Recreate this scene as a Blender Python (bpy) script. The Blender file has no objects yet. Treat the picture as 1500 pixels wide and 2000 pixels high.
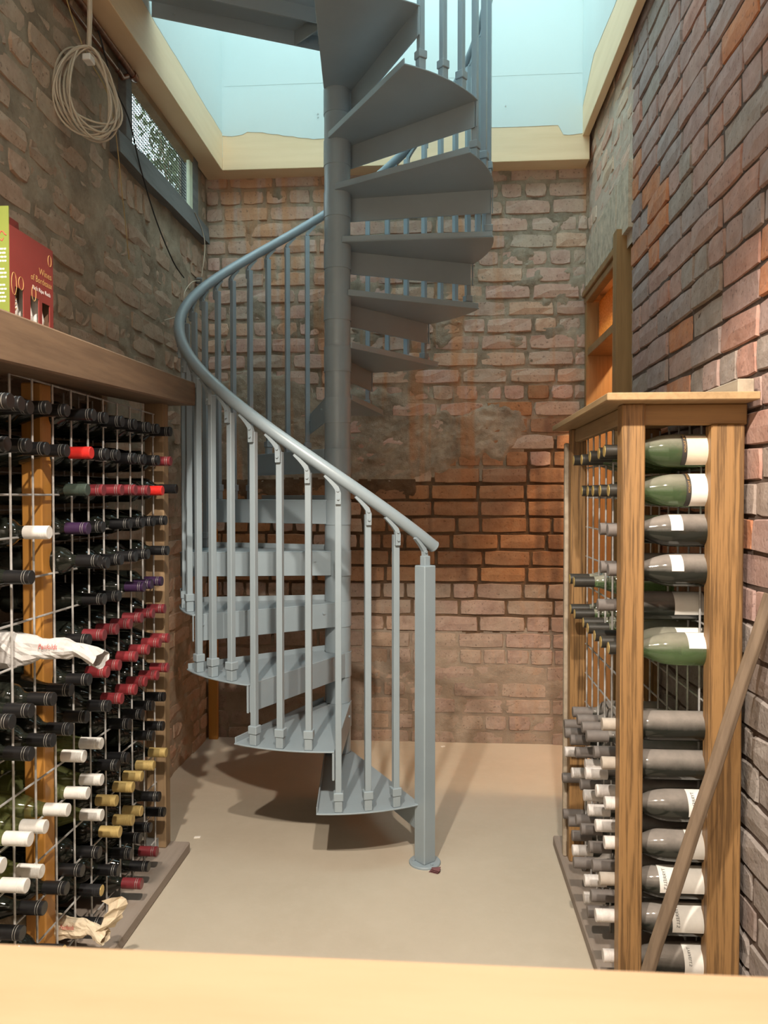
import bpy, bmesh, math, random
import numpy as np
from mathutils import Vector, Matrix

random.seed(7)
PI = math.pi
S = bpy.context.scene
C = S.collection

# ------------------------------------------------------------------ camera, sky, lamps, exposure
EYE = 1.18
cam_d = bpy.data.cameras.new('camera')
cam = bpy.data.objects.new('camera', cam_d)
C.objects.link(cam)
cam.location = (0, 0, EYE)
cam.rotation_euler = (PI / 2 - math.atan(32 / 1502), 0, math.atan(107 / 1502))
cam_d.sensor_fit = 'HORIZONTAL'
cam_d.sensor_width = 36.0
cam_d.lens = 36.0 * 1502 / 1500
cam_d.clip_start = 0.02
cam_d.dof.use_dof = True
cam_d.dof.focus_distance = 2.6
cam_d.dof.aperture_fstop = 15.0
S.camera = cam

S.view_settings.view_transform = 'Standard'
S.view_settings.look = 'None'
S.view_settings.gamma = 1.0
S.view_settings.use_curve_mapping = False
S.view_settings.exposure = 0.0

SKY_COLOUR = (0.70, 0.93, 0.97)
SKY_STRENGTH = 5.4
LAMP_WATTS = 270.0
LAMP_COLOUR = (1.0, 0.89, 0.755)

W = bpy.data.worlds.new('overcast_sky')
S.world = W
W.use_nodes = True
bg = W.node_tree.nodes['Background']
bg.inputs[0].default_value = (*SKY_COLOUR, 1)
bg.inputs[1].default_value = SKY_STRENGTH


def downlight(x, y, z, watts, colour, cone=128, blend=0.14, radius=0.035):
    l = bpy.data.lights.new('downlight', 'SPOT')
    l.energy = watts
    l.color = colour
    l.spot_size = math.radians(cone)
    l.spot_blend = blend
    l.shadow_soft_size = radius
    o = bpy.data.objects.new('downlight', l)
    C.objects.link(o)
    o.location = (x, y, z)
    return o


downlight(-0.48, 0.15, 2.66, LAMP_WATTS, LAMP_COLOUR)
downlight(0.13, 0.10, 2.66, LAMP_WATTS, LAMP_COLOUR)

# the lamp in the lit closet behind the doorway in the right wall
cl = bpy.data.lights.new('closet_lamp', 'POINT')
cl.energy = 82.0
cl.color = (1.0, 0.66, 0.36)
cl.shadow_soft_size = 0.03
clo = bpy.data.objects.new('closet_lamp', cl)
C.objects.link(clo)
clo.location = (1.17, 2.98, 2.33)

# ------------------------------------------------------------------ material helpers


def new_mat(name):
    m = bpy.data.materials.new(name)
    m.use_nodes = True
    nt = m.node_tree
    b = nt.nodes['Principled BSDF']
    return m, nt, b


def N(nt, kind, **kw):
    n = nt.nodes.new(kind)
    for k, v in kw.items():
        if k.startswith('i_'):
            n.inputs[k[2:].replace('_', ' ')].default_value = v
        else:
            setattr(n, k, v)
    return n


def mix(nt, fac, a, b, blend='MIX'):
    n = nt.nodes.new('ShaderNodeMix')
    n.data_type = 'RGBA'
    n.blend_type = blend
    for s, v in ((n.inputs[0], fac), (n.inputs[6], a), (n.inputs[7], b)):
        if isinstance(v, bpy.types.NodeSocket):
            nt.links.new(v, s)
        elif isinstance(v, (int, float)):
            s.default_value = v
        else:
            s.default_value = (*v[:3], 1)
    return n.outputs[2]


def ramp(nt, src, stops, interp='LINEAR'):
    n = nt.nodes.new('ShaderNodeValToRGB')
    cr = n.color_ramp
    cr.interpolation = interp
    while len(cr.elements) < len(stops):
        cr.elements.new(0.5)
    for e, (p, c) in zip(cr.elements, stops):
        e.position = p
        e.color = (*c, 1) if not isinstance(c, (int, float)) else (c, c, c, 1)
    nt.links.new(src, n.inputs[0])
    return n.outputs[0]


def pos(nt, scale=(1, 1, 1), local=False):
    if local:
        src = nt.nodes.new('ShaderNodeTexCoord').outputs['Object']
    else:
        src = nt.nodes.new('ShaderNodeNewGeometry').outputs['Position']
    m = nt.nodes.new('ShaderNodeMapping')
    m.inputs['Scale'].default_value = scale
    nt.links.new(src, m.inputs['Vector'])
    return m.outputs[0]


def noise(nt, vec, scale, detail=4, rough=0.6, out=0):
    n = nt.nodes.new('ShaderNodeTexNoise')
    n.inputs['Scale'].default_value = scale
    n.inputs['Detail'].default_value = detail
    n.inputs['Roughness'].default_value = rough
    nt.links.new(vec, n.inputs['Vector'])
    return n.outputs[out]


def bump(nt, b, h, strength=0.4, dist=0.004):
    n = nt.nodes.new('ShaderNodeBump')
    n.inputs['Strength'].default_value = strength
    n.inputs['Distance'].default_value = dist
    nt.links.new(h, n.inputs['Height'])
    nt.links.new(n.outputs[0], b.inputs['Normal'])


def plain(name, col, rough=0.5, metal=0.0, var=0.12, vscale=14, bmp=0.0, bscale=120, coat=0.0):
    m, nt, b = new_mat(name)
    p = pos(nt)
    f = noise(nt, p, vscale)
    d = tuple(c * (1 - var) for c in col)
    l = tuple(min(1, c * (1 + var)) for c in col)
    nt.links.new(ramp(nt, f, [(0.3, d), (0.7, l)]), b.inputs['Base Color'])
    b.inputs['Roughness'].default_value = rough
    b.inputs['Metallic'].default_value = metal
    b.inputs['Coat Weight'].default_value = coat
    if bmp:
        bump(nt, b, noise(nt, p, bscale), bmp, 0.003)
    return m


def timber(name, light, dark, grain=(1, 1, 0.06), scale=60, rough=0.55, streak=0.5, bmp=0.15, stops=(0.33, 0.58)):
    """grain: the axis with the small scale runs along the fibres"""
    m, nt, b = new_mat(name)
    p = pos(nt, grain)
    f1 = noise(nt, p, scale, 5, 0.65)
    f2 = noise(nt, p, scale * 0.18, 3, 0.5)
    c = ramp(nt, f1, [(stops[0], dark), (stops[1], light)])
    c2 = ramp(nt, f2, [(0.35, tuple(0.62 * x for x in light)), (0.6, light)])
    col = mix(nt, streak, c, c2)
    nt.links.new(col, b.inputs['Base Color'])
    b.inputs['Roughness'].default_value = rough
    bump(nt, b, f1, bmp, 0.003)
    return m


def brick_mat(name, cols, film, film_amt=0.5, streak=None, streak_amt=0.0, bmp=0.5, interp='LINEAR', pits=0.5, stain=None):
    m, nt, b = new_mat(name)
    oi = nt.nodes.new('ShaderNodeObjectInfo')
    c = ramp(nt, oi.outputs['Random'], cols, interp)
    p = pos(nt)
    n1 = noise(nt, p, 22, 6, 0.7)
    c = mix(nt, 0.55, c, ramp(nt, n1, [(0.3, 0.25), (0.7, 0.85)]), 'SOFT_LIGHT')
    n2 = noise(nt, p, 5.0, 6, 0.68)
    fa = ramp(nt, n2, [(0.42, 0.0), (0.66, film_amt)])
    c = mix(nt, fa, c, film)
    if streak:
        ps = pos(nt, (5.2, 5.2, 0.42))
        n3 = noise(nt, ps, 1.6, 3, 0.55)
        fs = ramp(nt, n3, [(0.55, 0.0), (0.63, streak_amt)])
        c = mix(nt, fs, c, streak)
    if stain:
        n4 = noise(nt, pos(nt, (4.3, 4.3, 0.25)), 1.9, 2, 0.5)
        c = mix(nt, ramp(nt, n4, [(0.57, 0.0), (0.66, 0.6)]), c, stain)
    pt = noise(nt, p, 95, 2, 0.5)
    c = mix(nt, ramp(nt, pt, [(0.30, pits), (0.36, 0.0)]), c, tuple(0.3 * x for x in cols[0][1]))
    nt.links.new(c, b.inputs['Base Color'])
    b.inputs['Roughness'].default_value = 0.9
    b.inputs['Specular IOR Level'].default_value = 0.25
    h = mix(nt, 0.5, noise(nt, p, 60, 6, 0.7), pt)
    bump(nt, b, h, bmp, 0.006)
    return m


def mortar_mat(name, col, col2, streak=None, streak_amt=0.0, washed=None):
    m, nt, b = new_mat(name)
    p = pos(nt)
    c = ramp(nt, noise(nt, p, 7, 8, 0.7), [(0.35, col), (0.65, col2)])
    if streak:
        ps = pos(nt, (5.2, 5.2, 0.42))
        fs = ramp(nt, noise(nt, ps, 1.6, 3, 0.55), [(0.55, 0.0), (0.63, streak_amt)])
        c = mix(nt, fs, c, streak)
    nt.links.new(c, b.inputs['Base Color'])
    b.inputs['Roughness'].default_value = 0.95
    b.inputs['Specular IOR Level'].default_value = 0.2
    bump(nt, b, noise(nt, p, 70, 8, 0.75), 0.7, 0.01)
    return m


def glass_bottle(name, col, trans, rough=0.07, dust=0.0, dust_col=(0.27, 0.24, 0.215)):
    m, nt, b = new_mat(name)
    b.inputs['Base Color'].default_value = (*col, 1)
    b.inputs['Transmission Weight'].default_value = trans
    b.inputs['IOR'].default_value = 1.45
    b.inputs['Roughness'].default_value = rough
    if dust > 0:
        # dust that has settled on the upward side of the bottle
        g = nt.nodes.new('ShaderNodeNewGeometry')
        sx = nt.nodes.new('ShaderNodeSeparateXYZ')
        nt.links.new(g.outputs['Normal'], sx.inputs[0])
        p = pos(nt)
        ad = nt.nodes.new('ShaderNodeMath'); ad.operation = 'MULTIPLY_ADD'
        nt.links.new(noise(nt, p, 40, 5, 0.7), ad.inputs[0]); ad.inputs[1].default_value = 0.3
        nt.links.new(sx.outputs[2], ad.inputs[2])
        fac = ramp(nt, ad.outputs[0], [(0.10, 0.0), (0.85, dust)])
        d = nt.nodes.new('ShaderNodeBsdfPrincipled')
        nt.links.new(ramp(nt, noise(nt, p, 30, 4, 0.6), [(0.3, tuple(0.75 * x for x in dust_col)), (0.7, dust_col)]), d.inputs['Base Color'])
        d.inputs['Roughness'].default_value = 0.85
        d.inputs['Coat Weight'].default_value = 0.35
        d.inputs['Coat Roughness'].default_value = 0.12
        mx = nt.nodes.new('ShaderNodeMixShader')
        nt.links.new(fac, mx.inputs[0])
        nt.links.new(b.outputs[0], mx.inputs[1])
        nt.links.new(d.outputs[0], mx.inputs[2])
        nt.links.new(mx.outputs[0], nt.nodes['Material Output'].inputs[0])
    return m


M = {}
M['steel'] = plain('grey_steel_paint', (0.262, 0.318, 0.355), 0.33, 0.0, 0.05, 6, 0.05, 300)
M['floor'] = None
BACK_STREAK = (0.42, 0.17, 0.06)
M['brick_upper'] = brick_mat('weathered_brick', [(0, (0.38, 0.26, 0.21)), (0.25, (0.52, 0.34, 0.27)), (0.5, (0.55, 0.37, 0.31)), (0.75, (0.42, 0.34, 0.275)), (1, (0.58, 0.38, 0.27))],
                             (0.55, 0.46, 0.36), 0.5, (0.56, 0.27, 0.12), 0.65, 0.5)
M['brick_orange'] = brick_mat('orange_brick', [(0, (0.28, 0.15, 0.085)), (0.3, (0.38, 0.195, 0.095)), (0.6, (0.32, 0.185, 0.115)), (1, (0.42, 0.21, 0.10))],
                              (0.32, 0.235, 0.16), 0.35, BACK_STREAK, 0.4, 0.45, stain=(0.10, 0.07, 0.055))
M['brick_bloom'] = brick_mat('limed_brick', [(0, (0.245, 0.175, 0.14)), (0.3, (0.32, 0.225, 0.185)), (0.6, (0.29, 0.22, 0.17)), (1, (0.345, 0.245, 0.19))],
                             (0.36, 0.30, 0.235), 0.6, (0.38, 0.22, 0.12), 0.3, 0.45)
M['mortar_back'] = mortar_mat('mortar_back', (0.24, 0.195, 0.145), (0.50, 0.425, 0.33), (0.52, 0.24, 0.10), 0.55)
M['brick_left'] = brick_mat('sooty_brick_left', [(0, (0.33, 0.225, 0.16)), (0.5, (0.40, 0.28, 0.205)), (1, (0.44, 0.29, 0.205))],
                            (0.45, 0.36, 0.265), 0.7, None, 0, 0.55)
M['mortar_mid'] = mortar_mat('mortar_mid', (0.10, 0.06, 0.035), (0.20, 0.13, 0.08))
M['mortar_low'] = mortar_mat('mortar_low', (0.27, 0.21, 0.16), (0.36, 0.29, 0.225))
M['mortar_left'] = mortar_mat('mortar_left', (0.25, 0.195, 0.14), (0.45, 0.365, 0.27))
M['brick_right'] = brick_mat('mauve_brick_right', [(0, (0.34, 0.225, 0.20)), (0.2, (0.30, 0.235, 0.22)), (0.4, (0.37, 0.235, 0.20)), (0.6, (0.29, 0.235, 0.205)), (0.78, (0.39, 0.215, 0.17)), (0.9, (0.46, 0.19, 0.095))],
                             (0.36, 0.29, 0.26), 0.5, None, 0, 0.45, 'CONSTANT')
M['mortar_right'] = mortar_mat('mortar_right', (0.08, 0.055, 0.045), (0.16, 0.12, 0.10))
M['brick_smear'] = brick_mat('smeared_brick', [(0, (0.56, 0.33, 0.25)), (0.5, (0.64, 0.42, 0.32)), (1, (0.60, 0.44, 0.31))], (0.62, 0.53, 0.43), 0.6, None, 0, 0.5)
M['mortar_smear'] = mortar_mat('mortar_smear', (0.50, 0.38, 0.30), (0.64, 0.54, 0.44))
M['brick_grey'] = brick_mat('grey_washed_brick', [(0, (0.25, 0.215, 0.20)), (0.5, (0.30, 0.26, 0.24)), (1, (0.27, 0.21, 0.19))], (0.34, 0.31, 0.28), 0.7, None, 0, 0.7)
M['lintel'] = plain('rough_concrete', (0.46, 0.38, 0.29), 0.95, 0, 0.3, 30, 0.8, 90)
M['plaster'] = plain('pale_mint_paint', (0.585, 0.66, 0.645), 0.8, 0, 0.02, 2)
M['trim'] = timber('pale_plywood', (0.84, 0.63, 0.40), (0.77, 0.56, 0.33), (0.08, 0.08, 1), 26, 0.6, 0.4, 0.03)
M['counter'] = timber('pale_pine', (0.29, 0.20, 0.12), (0.255, 0.163, 0.09), (0.15, 1, 1), 22, 0.45, 0.5, 0.03)
M['beam'] = timber('weathered_beam', (0.185, 0.115, 0.068), (0.10, 0.06, 0.036), (1, 0.08, 1), 55, 0.7)
M['plank'] = timber('dusty_plank', (0.33, 0.27, 0.225), (0.25, 0.20, 0.165), (1, 0.1, 1), 40, 0.85)
M['post_dull'] = timber('dull_post', (0.30, 0.20, 0.11), (0.19, 0.12, 0.065), (1, 1, 0.06), 60, 0.6)
M['post_orange'] = timber('varnished_post', (0.50, 0.235, 0.05), (0.40, 0.17, 0.035), (1, 1, 0.06), 45, 0.4)
M['oak'] = timber('oak_post', (0.315, 0.175, 0.068), (0.085, 0.045, 0.018), (1, 1, 0.03), 130, 0.5, 0.3, 0.35, (0.40, 0.53))
M['oak_y'] = timber('oak_top', (0.38, 0.255, 0.13), (0.24, 0.15, 0.07), (1, 0.06, 1), 70, 0.5)
M['oak_x'] = timber('oak_rail', (0.30, 0.17, 0.06), (0.17, 0.09, 0.035), (0.06, 1, 1), 70, 0.5)
M['door'] = timber('varnished_door', (0.45, 0.23, 0.06), (0.32, 0.14, 0.032), (1, 1, 0.06), 30, 0.35)
M['frame'] = timber('stained_frame', (0.33, 0.19, 0.075), (0.20, 0.11, 0.04), (1, 1, 0.06), 55, 0.45)
M['batten'] = timber('grey_batten', (0.40, 0.33, 0.25), (0.25, 0.20, 0.15), (1, 0.08, 1), 55, 0.75)
M['pole'] = timber('old_pole', (0.19, 0.135, 0.09), (0.10, 0.068, 0.045), (1, 1, 0.1), 50, 0.75)
M['wire'] = plain('galvanised_wire', (0.46, 0.45, 0.44), 0.5, 0.35, 0.25, 60)
M['zinc'] = plain('zinc_bracket', (0.42, 0.42, 0.41), 0.4, 0.6, 0.15, 40)
M['copper'] = plain('old_copper', (0.22, 0.095, 0.055), 0.28, 0.85, 0.3, 50)
M['cable'] = plain('cream_cable', (0.55, 0.47, 0.37), 0.6, 0, 0.08, 30)
M['string'] = plain('yellow_string', (0.42, 0.31, 0.14), 0.8, 0, 0.1, 30)
M['black_cable'] = plain('black_cable', (0.02, 0.02, 0.02), 0.5)
M['sill'] = timber('grey_sill', (0.17, 0.17, 0.165), (0.085, 0.085, 0.085), (1, 0.12, 1), 40, 0.85)
M['white_timber'] = plain('pale_green_batten', (0.60, 0.66, 0.50), 0.7)
M['paper'] = plain('tissue_paper', (0.46, 0.445, 0.435), 0.8, 0, 0.1, 40, 0.6, 60)
M['kraft'] = plain('yellowed_tissue', (0.60, 0.50, 0.36), 0.8, 0, 0.15, 40, 0.6, 60)
M['red_ink'] = plain('red_ink', (0.45, 0.06, 0.05), 0.8)
M['label'] = plain('cream_label', (0.66, 0.58, 0.46), 0.75, 0, 0.06, 30)
M['label_white'] = plain('white_label', (0.76, 0.74, 0.70), 0.75, 0, 0.06, 30)
M['band'] = plain('dark_label_band', (0.035, 0.033, 0.03), 0.6)
M['ink'] = plain('dark_ink', (0.03, 0.03, 0.03), 0.8)
M['gold_ink'] = plain('gold_ink', (0.50, 0.29, 0.10), 0.7)
M['white_ink'] = plain('white_ink', (0.80, 0.76, 0.72), 0.8)
M['carton_red'] = plain('red_card', (0.17, 0.028, 0.023), 0.45, 0, 0.1, 10)
M['carton_green'] = plain('lime_card', (0.13, 0.165, 0.022), 0.6, 0, 0.08, 10)
M['card_in'] = plain('brown_card', (0.13, 0.07, 0.04), 0.8)
M['tag'] = plain('maroon_tag', (0.17, 0.07, 0.075), 0.7)
M['flake'] = plain('white_flake', (0.8, 0.76, 0.7), 0.8)
M['leaf'] = plain('dull_leaf', (0.12, 0.14, 0.05), 0.7, 0, 0.4, 30)
M['earth'] = plain('garden_earth', (0.22, 0.18, 0.13), 0.9, 0, 0.3, 10)
M['ceiling'] = plain('ceiling_paint', (0.62, 0.60, 0.56), 0.85, 0, 0.03, 3)
M['dark_glass'] = glass_bottle('dark_bottle_glass', (0.012, 0.014, 0.011), 0.0)
M['olive_glass'] = glass_bottle('olive_bottle_glass', (0.45, 0.50, 0.20), 0.85)
M['green_glass'] = glass_bottle('green_bottle_glass', (0.30, 0.46, 0.23), 0.85, 0.06, 0.7, (0.30, 0.28, 0.23))
M['dusty_dark'] = glass_bottle('dusty_dark_glass', (0.02, 0.022, 0.018), 0.0, 0.09, 0.95)
CAPS = {}
for code, nm, col, r in (('B', 'black', (0.009, 0.009, 0.010), 0.33), ('Y', 'glossy black', (0.012, 0.012, 0.013), 0.12), ('R', 'red', (0.22, 0.026, 0.032), 0.35),
                         ('D', 'dark red', (0.16, 0.022, 0.028), 0.35), ('V', 'bright red', (0.50, 0.022, 0.018), 0.3), ('W', 'white', (0.66, 0.64, 0.61), 0.4),
                         ('P', 'purple', (0.032, 0.014, 0.045), 0.33), ('G', 'gold', (0.52, 0.38, 0.15), 0.35), ('K', 'dark green', (0.035, 0.05, 0.04), 0.35),
                         ('O', 'black gold-ended', (0.018, 0.018, 0.02), 0.33), ('T', 'black gold-ended', (0.03, 0.027, 0.022), 0.4),
                         ('A', 'dusty grey', (0.15, 0.13, 0.12), 0.7), ('U', 'dusty tan', (0.38, 0.33, 0.28), 0.8)):
    CAPS[code] = (nm, plain('capsule_' + nm.replace(' ', '_').replace('-', '_') + ('_dull' if code == 'T' else ''), col, r, 0.3 if code == 'G' else 0.0, 0.1, 60))
CAPS['w'] = ('white', plain('capsule_dusty_white', (0.60, 0.56, 0.54), 0.6, 0, 0.2, 40))
M['gold'] = plain('gold_foil', (0.62, 0.45, 0.16), 0.35, 0.5, 0.1, 40)
M['silver_ring'] = plain('silver_ring', (0.30, 0.29, 0.27), 0.35, 0.5, 0.2, 60)


def fix_floor():
    m, nt, b = new_mat('dusty_concrete_floor')
    p = pos(nt)
    c = ramp(nt, noise(nt, p, 1.6, 6, 0.6), [(0.3, (0.415, 0.355, 0.275)), (0.7, (0.48, 0.42, 0.335))])
    c = mix(nt, ramp(nt, noise(nt, p, 18, 8, 0.75), [(0.45, 0.0), (0.7, 0.35)]), c, (0.50, 0.44, 0.355))
    nt.links.new(c, b.inputs['Base Color'])
    b.inputs['Roughness'].default_value = 0.8
    bump(nt, b, noise(nt, p, 90, 6, 0.7), 0.12, 0.003)
    return m


M['floor'] = fix_floor()


def amber():
    m, nt, b = new_mat('amber_textured_glass')
    p = pos(nt)
    b.inputs['Base Color'].default_value = (0.50, 0.34, 0.15, 1)
    b.inputs['Roughness'].default_value = 0.25
    bump(nt, b, noise(nt, p, 90, 2, 0.5), 0.9, 0.006)
    t = nt.nodes.new('ShaderNodeBsdfTranslucent')
    nt.links.new(ramp(nt, noise(nt, p, 110, 2, 0.5), [(0.4, (0.55, 0.42, 0.22)), (0.6, (0.8, 0.64, 0.38))]), t.inputs[0])
    mx = nt.nodes.new('ShaderNodeMixShader')
    mx.inputs[0].default_value = 0.6
    nt.links.new(b.outputs[0], mx.inputs[1])
    nt.links.new(t.outputs[0], mx.inputs[2])
    nt.links.new(mx.outputs[0], nt.nodes['Material Output'].inputs[0])
    return m


M['amber'] = amber()


def pane():
    m, nt, b = new_mat('window_glass')
    t = nt.nodes.new('ShaderNodeBsdfTransparent')
    g = nt.nodes.new('ShaderNodeBsdfGlossy')
    g.inputs['Roughness'].default_value = 0.03
    mx = nt.nodes.new('ShaderNodeMixShader')
    mx.inputs[0].default_value = 0.06
    nt.links.new(t.outputs[0], mx.inputs[1])
    nt.links.new(g.outputs[0], mx.inputs[2])
    nt.links.new(mx.outputs[0], nt.nodes['Material Output'].inputs[0])
    return m


M['pane'] = pane()

# ------------------------------------------------------------------ mesh helpers


class MB:
    def __init__(self):
        self.v, self.f, self.mi = [], [], []

    def add(self, vs, fs, mi=0):
        o = len(self.v)
        self.v += [tuple(p) for p in vs]
        self.f += [tuple(i + o for i in q) for q in fs]
        self.mi += [mi] * len(fs)
        return self

    def box(self, lo, hi, mi=0, m=None):
        x0, y0, z0 = lo
        x1, y1, z1 = hi
        vs = [Vector(p) for p in ((x0, y0, z0), (x1, y0, z0), (x1, y1, z0), (x0, y1, z0), (x0, y0, z1), (x1, y0, z1), (x1, y1, z1), (x0, y1, z1))]
        if m is not None:
            vs = [m @ p for p in vs]
        return self.add(vs, [(3, 2, 1, 0), (4, 5, 6, 7), (0, 1, 5, 4), (1, 2, 6, 5), (2, 3, 7, 6), (3, 0, 4, 7)], mi)

    def prism(self, poly, z0, z1, mi=0, m=None):
        n = len(poly)
        vs = [Vector((x, y, z0)) for x, y in poly] + [Vector((x, y, z1)) for x, y in poly]
        if m is not None:
            vs = [m @ p for p in vs]
        fs = [tuple(range(n - 1, -1, -1)), tuple(range(n, 2 * n))] + [(i, (i + 1) % n, n + (i + 1) % n, n + i) for i in range(n)]
        return self.add(vs, fs, mi)

    def tube(self, pts, r, n=8, mi=0, caps=True, closed=False):
        pts = [Vector(p) for p in pts]
        L = len(pts)
        rs = r if isinstance(r, (list, tuple)) else [r] * L
        up = None
        rings = []
        for i, p in enumerate(pts):
            a = pts[(i - 1) % L] if (closed or i > 0) else p
            b = pts[(i + 1) % L] if (closed or i < L - 1) else p
            t = (b - a).normalized()
            if up is None:
                up = t.orthogonal().normalized()
            up = (up - t * up.dot(t))
            up = up.normalized() if up.length > 1e-6 else t.orthogonal().normalized()
            s = t.cross(up)
            rings.append([p + rs[i] * (math.cos(2 * PI * k / n) * up + math.sin(2 * PI * k / n) * s) for k in range(n)])
        vs = [q for ring in rings for q in ring]
        fs = []
        for i in range(L if closed else L - 1):
            j = (i + 1) % L
            for k in range(n):
                fs.append((i * n + k, i * n + (k + 1) % n, j * n + (k + 1) % n, j * n + k))
        if caps and not closed:
            fs.append(tuple(range(n - 1, -1, -1)))
            fs.append(tuple((L - 1) * n + k for k in range(n)))
        return self.add(vs, fs, mi)

    def lathe_x(self, prof, n=20, mi=0):
        """prof: (x, r) pairs turned about the local x axis"""
        vs, fs = [], []
        for x, r in prof:
            for k in range(n):
                a = 2 * PI * k / n
                vs.append((x, r * math.cos(a), r * math.sin(a)))
        for i in range(len(prof) - 1):
            for k in range(n):
                fs.append((i * n + k, (i + 1) * n + k, (i + 1) * n + (k + 1) % n, i * n + (k + 1) % n))
        fs.append(tuple(range(n)))
        fs.append(tuple((len(prof) - 1) * n + k for k in range(n - 1, -1, -1)))
        return self.add(vs, fs, mi)

    def mesh(self, name, mats, smooth=False, bevel=0.0, angle=0.6):
        me = bpy.data.meshes.new(name)
        me.from_pydata(self.v, [], self.f)
        for m in (mats if isinstance(mats, (list, tuple)) else [mats]):
            me.materials.append(m)
        me.polygons.foreach_set('material_index', self.mi)
        bm = bmesh.new()
        bm.from_mesh(me)
        bmesh.ops.recalc_face_normals(bm, faces=bm.faces)
        if bevel:
            ed = [e for e in bm.edges if len(e.link_faces) == 2 and e.calc_face_angle(0) > 0.5]
            bmesh.ops.bevel(bm, geom=ed, offset=bevel, segments=1, affect='EDGES', clamp_overlap=True)
        if smooth:
            for f in bm.faces:
                f.smooth = True
            for e in bm.edges:
                if len(e.link_faces) == 2 and e.calc_face_angle(0) > angle:
                    e.smooth = False
        bm.to_mesh(me)
        bm.free()
        return me


def link(name, me, parent=None, loc=(0, 0, 0), rot=(0, 0, 0)):
    o = bpy.data.objects.new(name, me)
    C.objects.link(o)
    o.location = loc
    o.rotation_euler = rot
    if parent is not None:
        o.parent = parent
    return o


def part(name, mb, mats, parent=None, loc=(0, 0, 0), rot=(0, 0, 0), smooth=False, bevel=0.0):
    return link(name, mb.mesh(name, mats, smooth, bevel), parent, loc, rot)


def tag(o, label, cat, group=None):
    o['label'] = label
    o['category'] = cat
    if group:
        o['group'] = group
    return o


def thing(name, label, cat, loc=(0, 0, 0), group=None):
    o = bpy.data.objects.new(name, None)
    o.empty_display_size = 0.05
    C.objects.link(o)
    o.location = loc
    return tag(o, label, cat, group)


def struct(o):
    o['kind'] = 'structure'
    return o


def text_mesh(s, size, mat, extrude=0.0):
    cu = bpy.data.curves.new('lettering', 'FONT')
    cu.body = s
    cu.size = size
    cu.align_x = 'LEFT'
    cu.align_y = 'BOTTOM_BASELINE'
    cu.resolution_u = 2
    cu.extrude = extrude
    ob = bpy.data.objects.new('lettering', cu)
    C.objects.link(ob)
    dg = bpy.context.evaluated_depsgraph_get()
    me = bpy.data.meshes.new_from_object(ob.evaluated_get(dg))
    C.objects.unlink(ob)
    bpy.data.objects.remove(ob)
    me.materials.clear()
    me.materials.append(mat)
    return me


# value noise for worn mortar and bricks
_rng = np.random.RandomState(3)
_tab = _rng.rand(256, 256)


def vnoise(x, y):
    xi = np.floor(x).astype(int)
    yi = np.floor(y).astype(int)
    fx, fy = x - xi, y - yi
    fx = fx * fx * (3 - 2 * fx)
    fy = fy * fy * (3 - 2 * fy)
    a = _tab[xi % 256, yi % 256]
    b = _tab[(xi + 1) % 256, yi % 256]
    c = _tab[xi % 256, (yi + 1) % 256]
    d = _tab[(xi + 1) % 256, (yi + 1) % 256]
    return (a * (1 - fx) + b * fx) * (1 - fy) + (c * (1 - fx) + d * fx) * fy


def fbm(x, y, o=4):
    s, a, t = 0, 0.5, 0
    for i in range(o):
        s = s + a * vnoise(x * 2 ** i + 17.3 * i, y * 2 ** i + 5.1 * i)
        t += a
        a *= 0.55
    return s / t



# ------------------------------------------------------------------ the room
XL, XR, YB, YF = -1.12, 0.69, 3.667, -0.9
ZC = 2.70
COURSE = 0.0785
LONG = 0.2235

mb = MB()
mb.box((XL - 0.3, YF - 0.1, -0.1), (XR + 0.6, YB + 0.3, 0.0))
struct(part('floor', mb, M['floor']))

# ceiling over the near half of the cellar; the stair rises through the opening behind it
mb = MB()
mb.box((XL - 0.3, YF - 0.1, ZC), (XR + 0.3, 1.45, 2.88))
struct(part('ceiling', mb, M['ceiling']))
mb = MB()
mb.box((XL - 0.3, YF - 0.2, 0), (XR + 0.3, YF, ZC))
struct(part('wall_front', mb, M['ceiling']))


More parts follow.
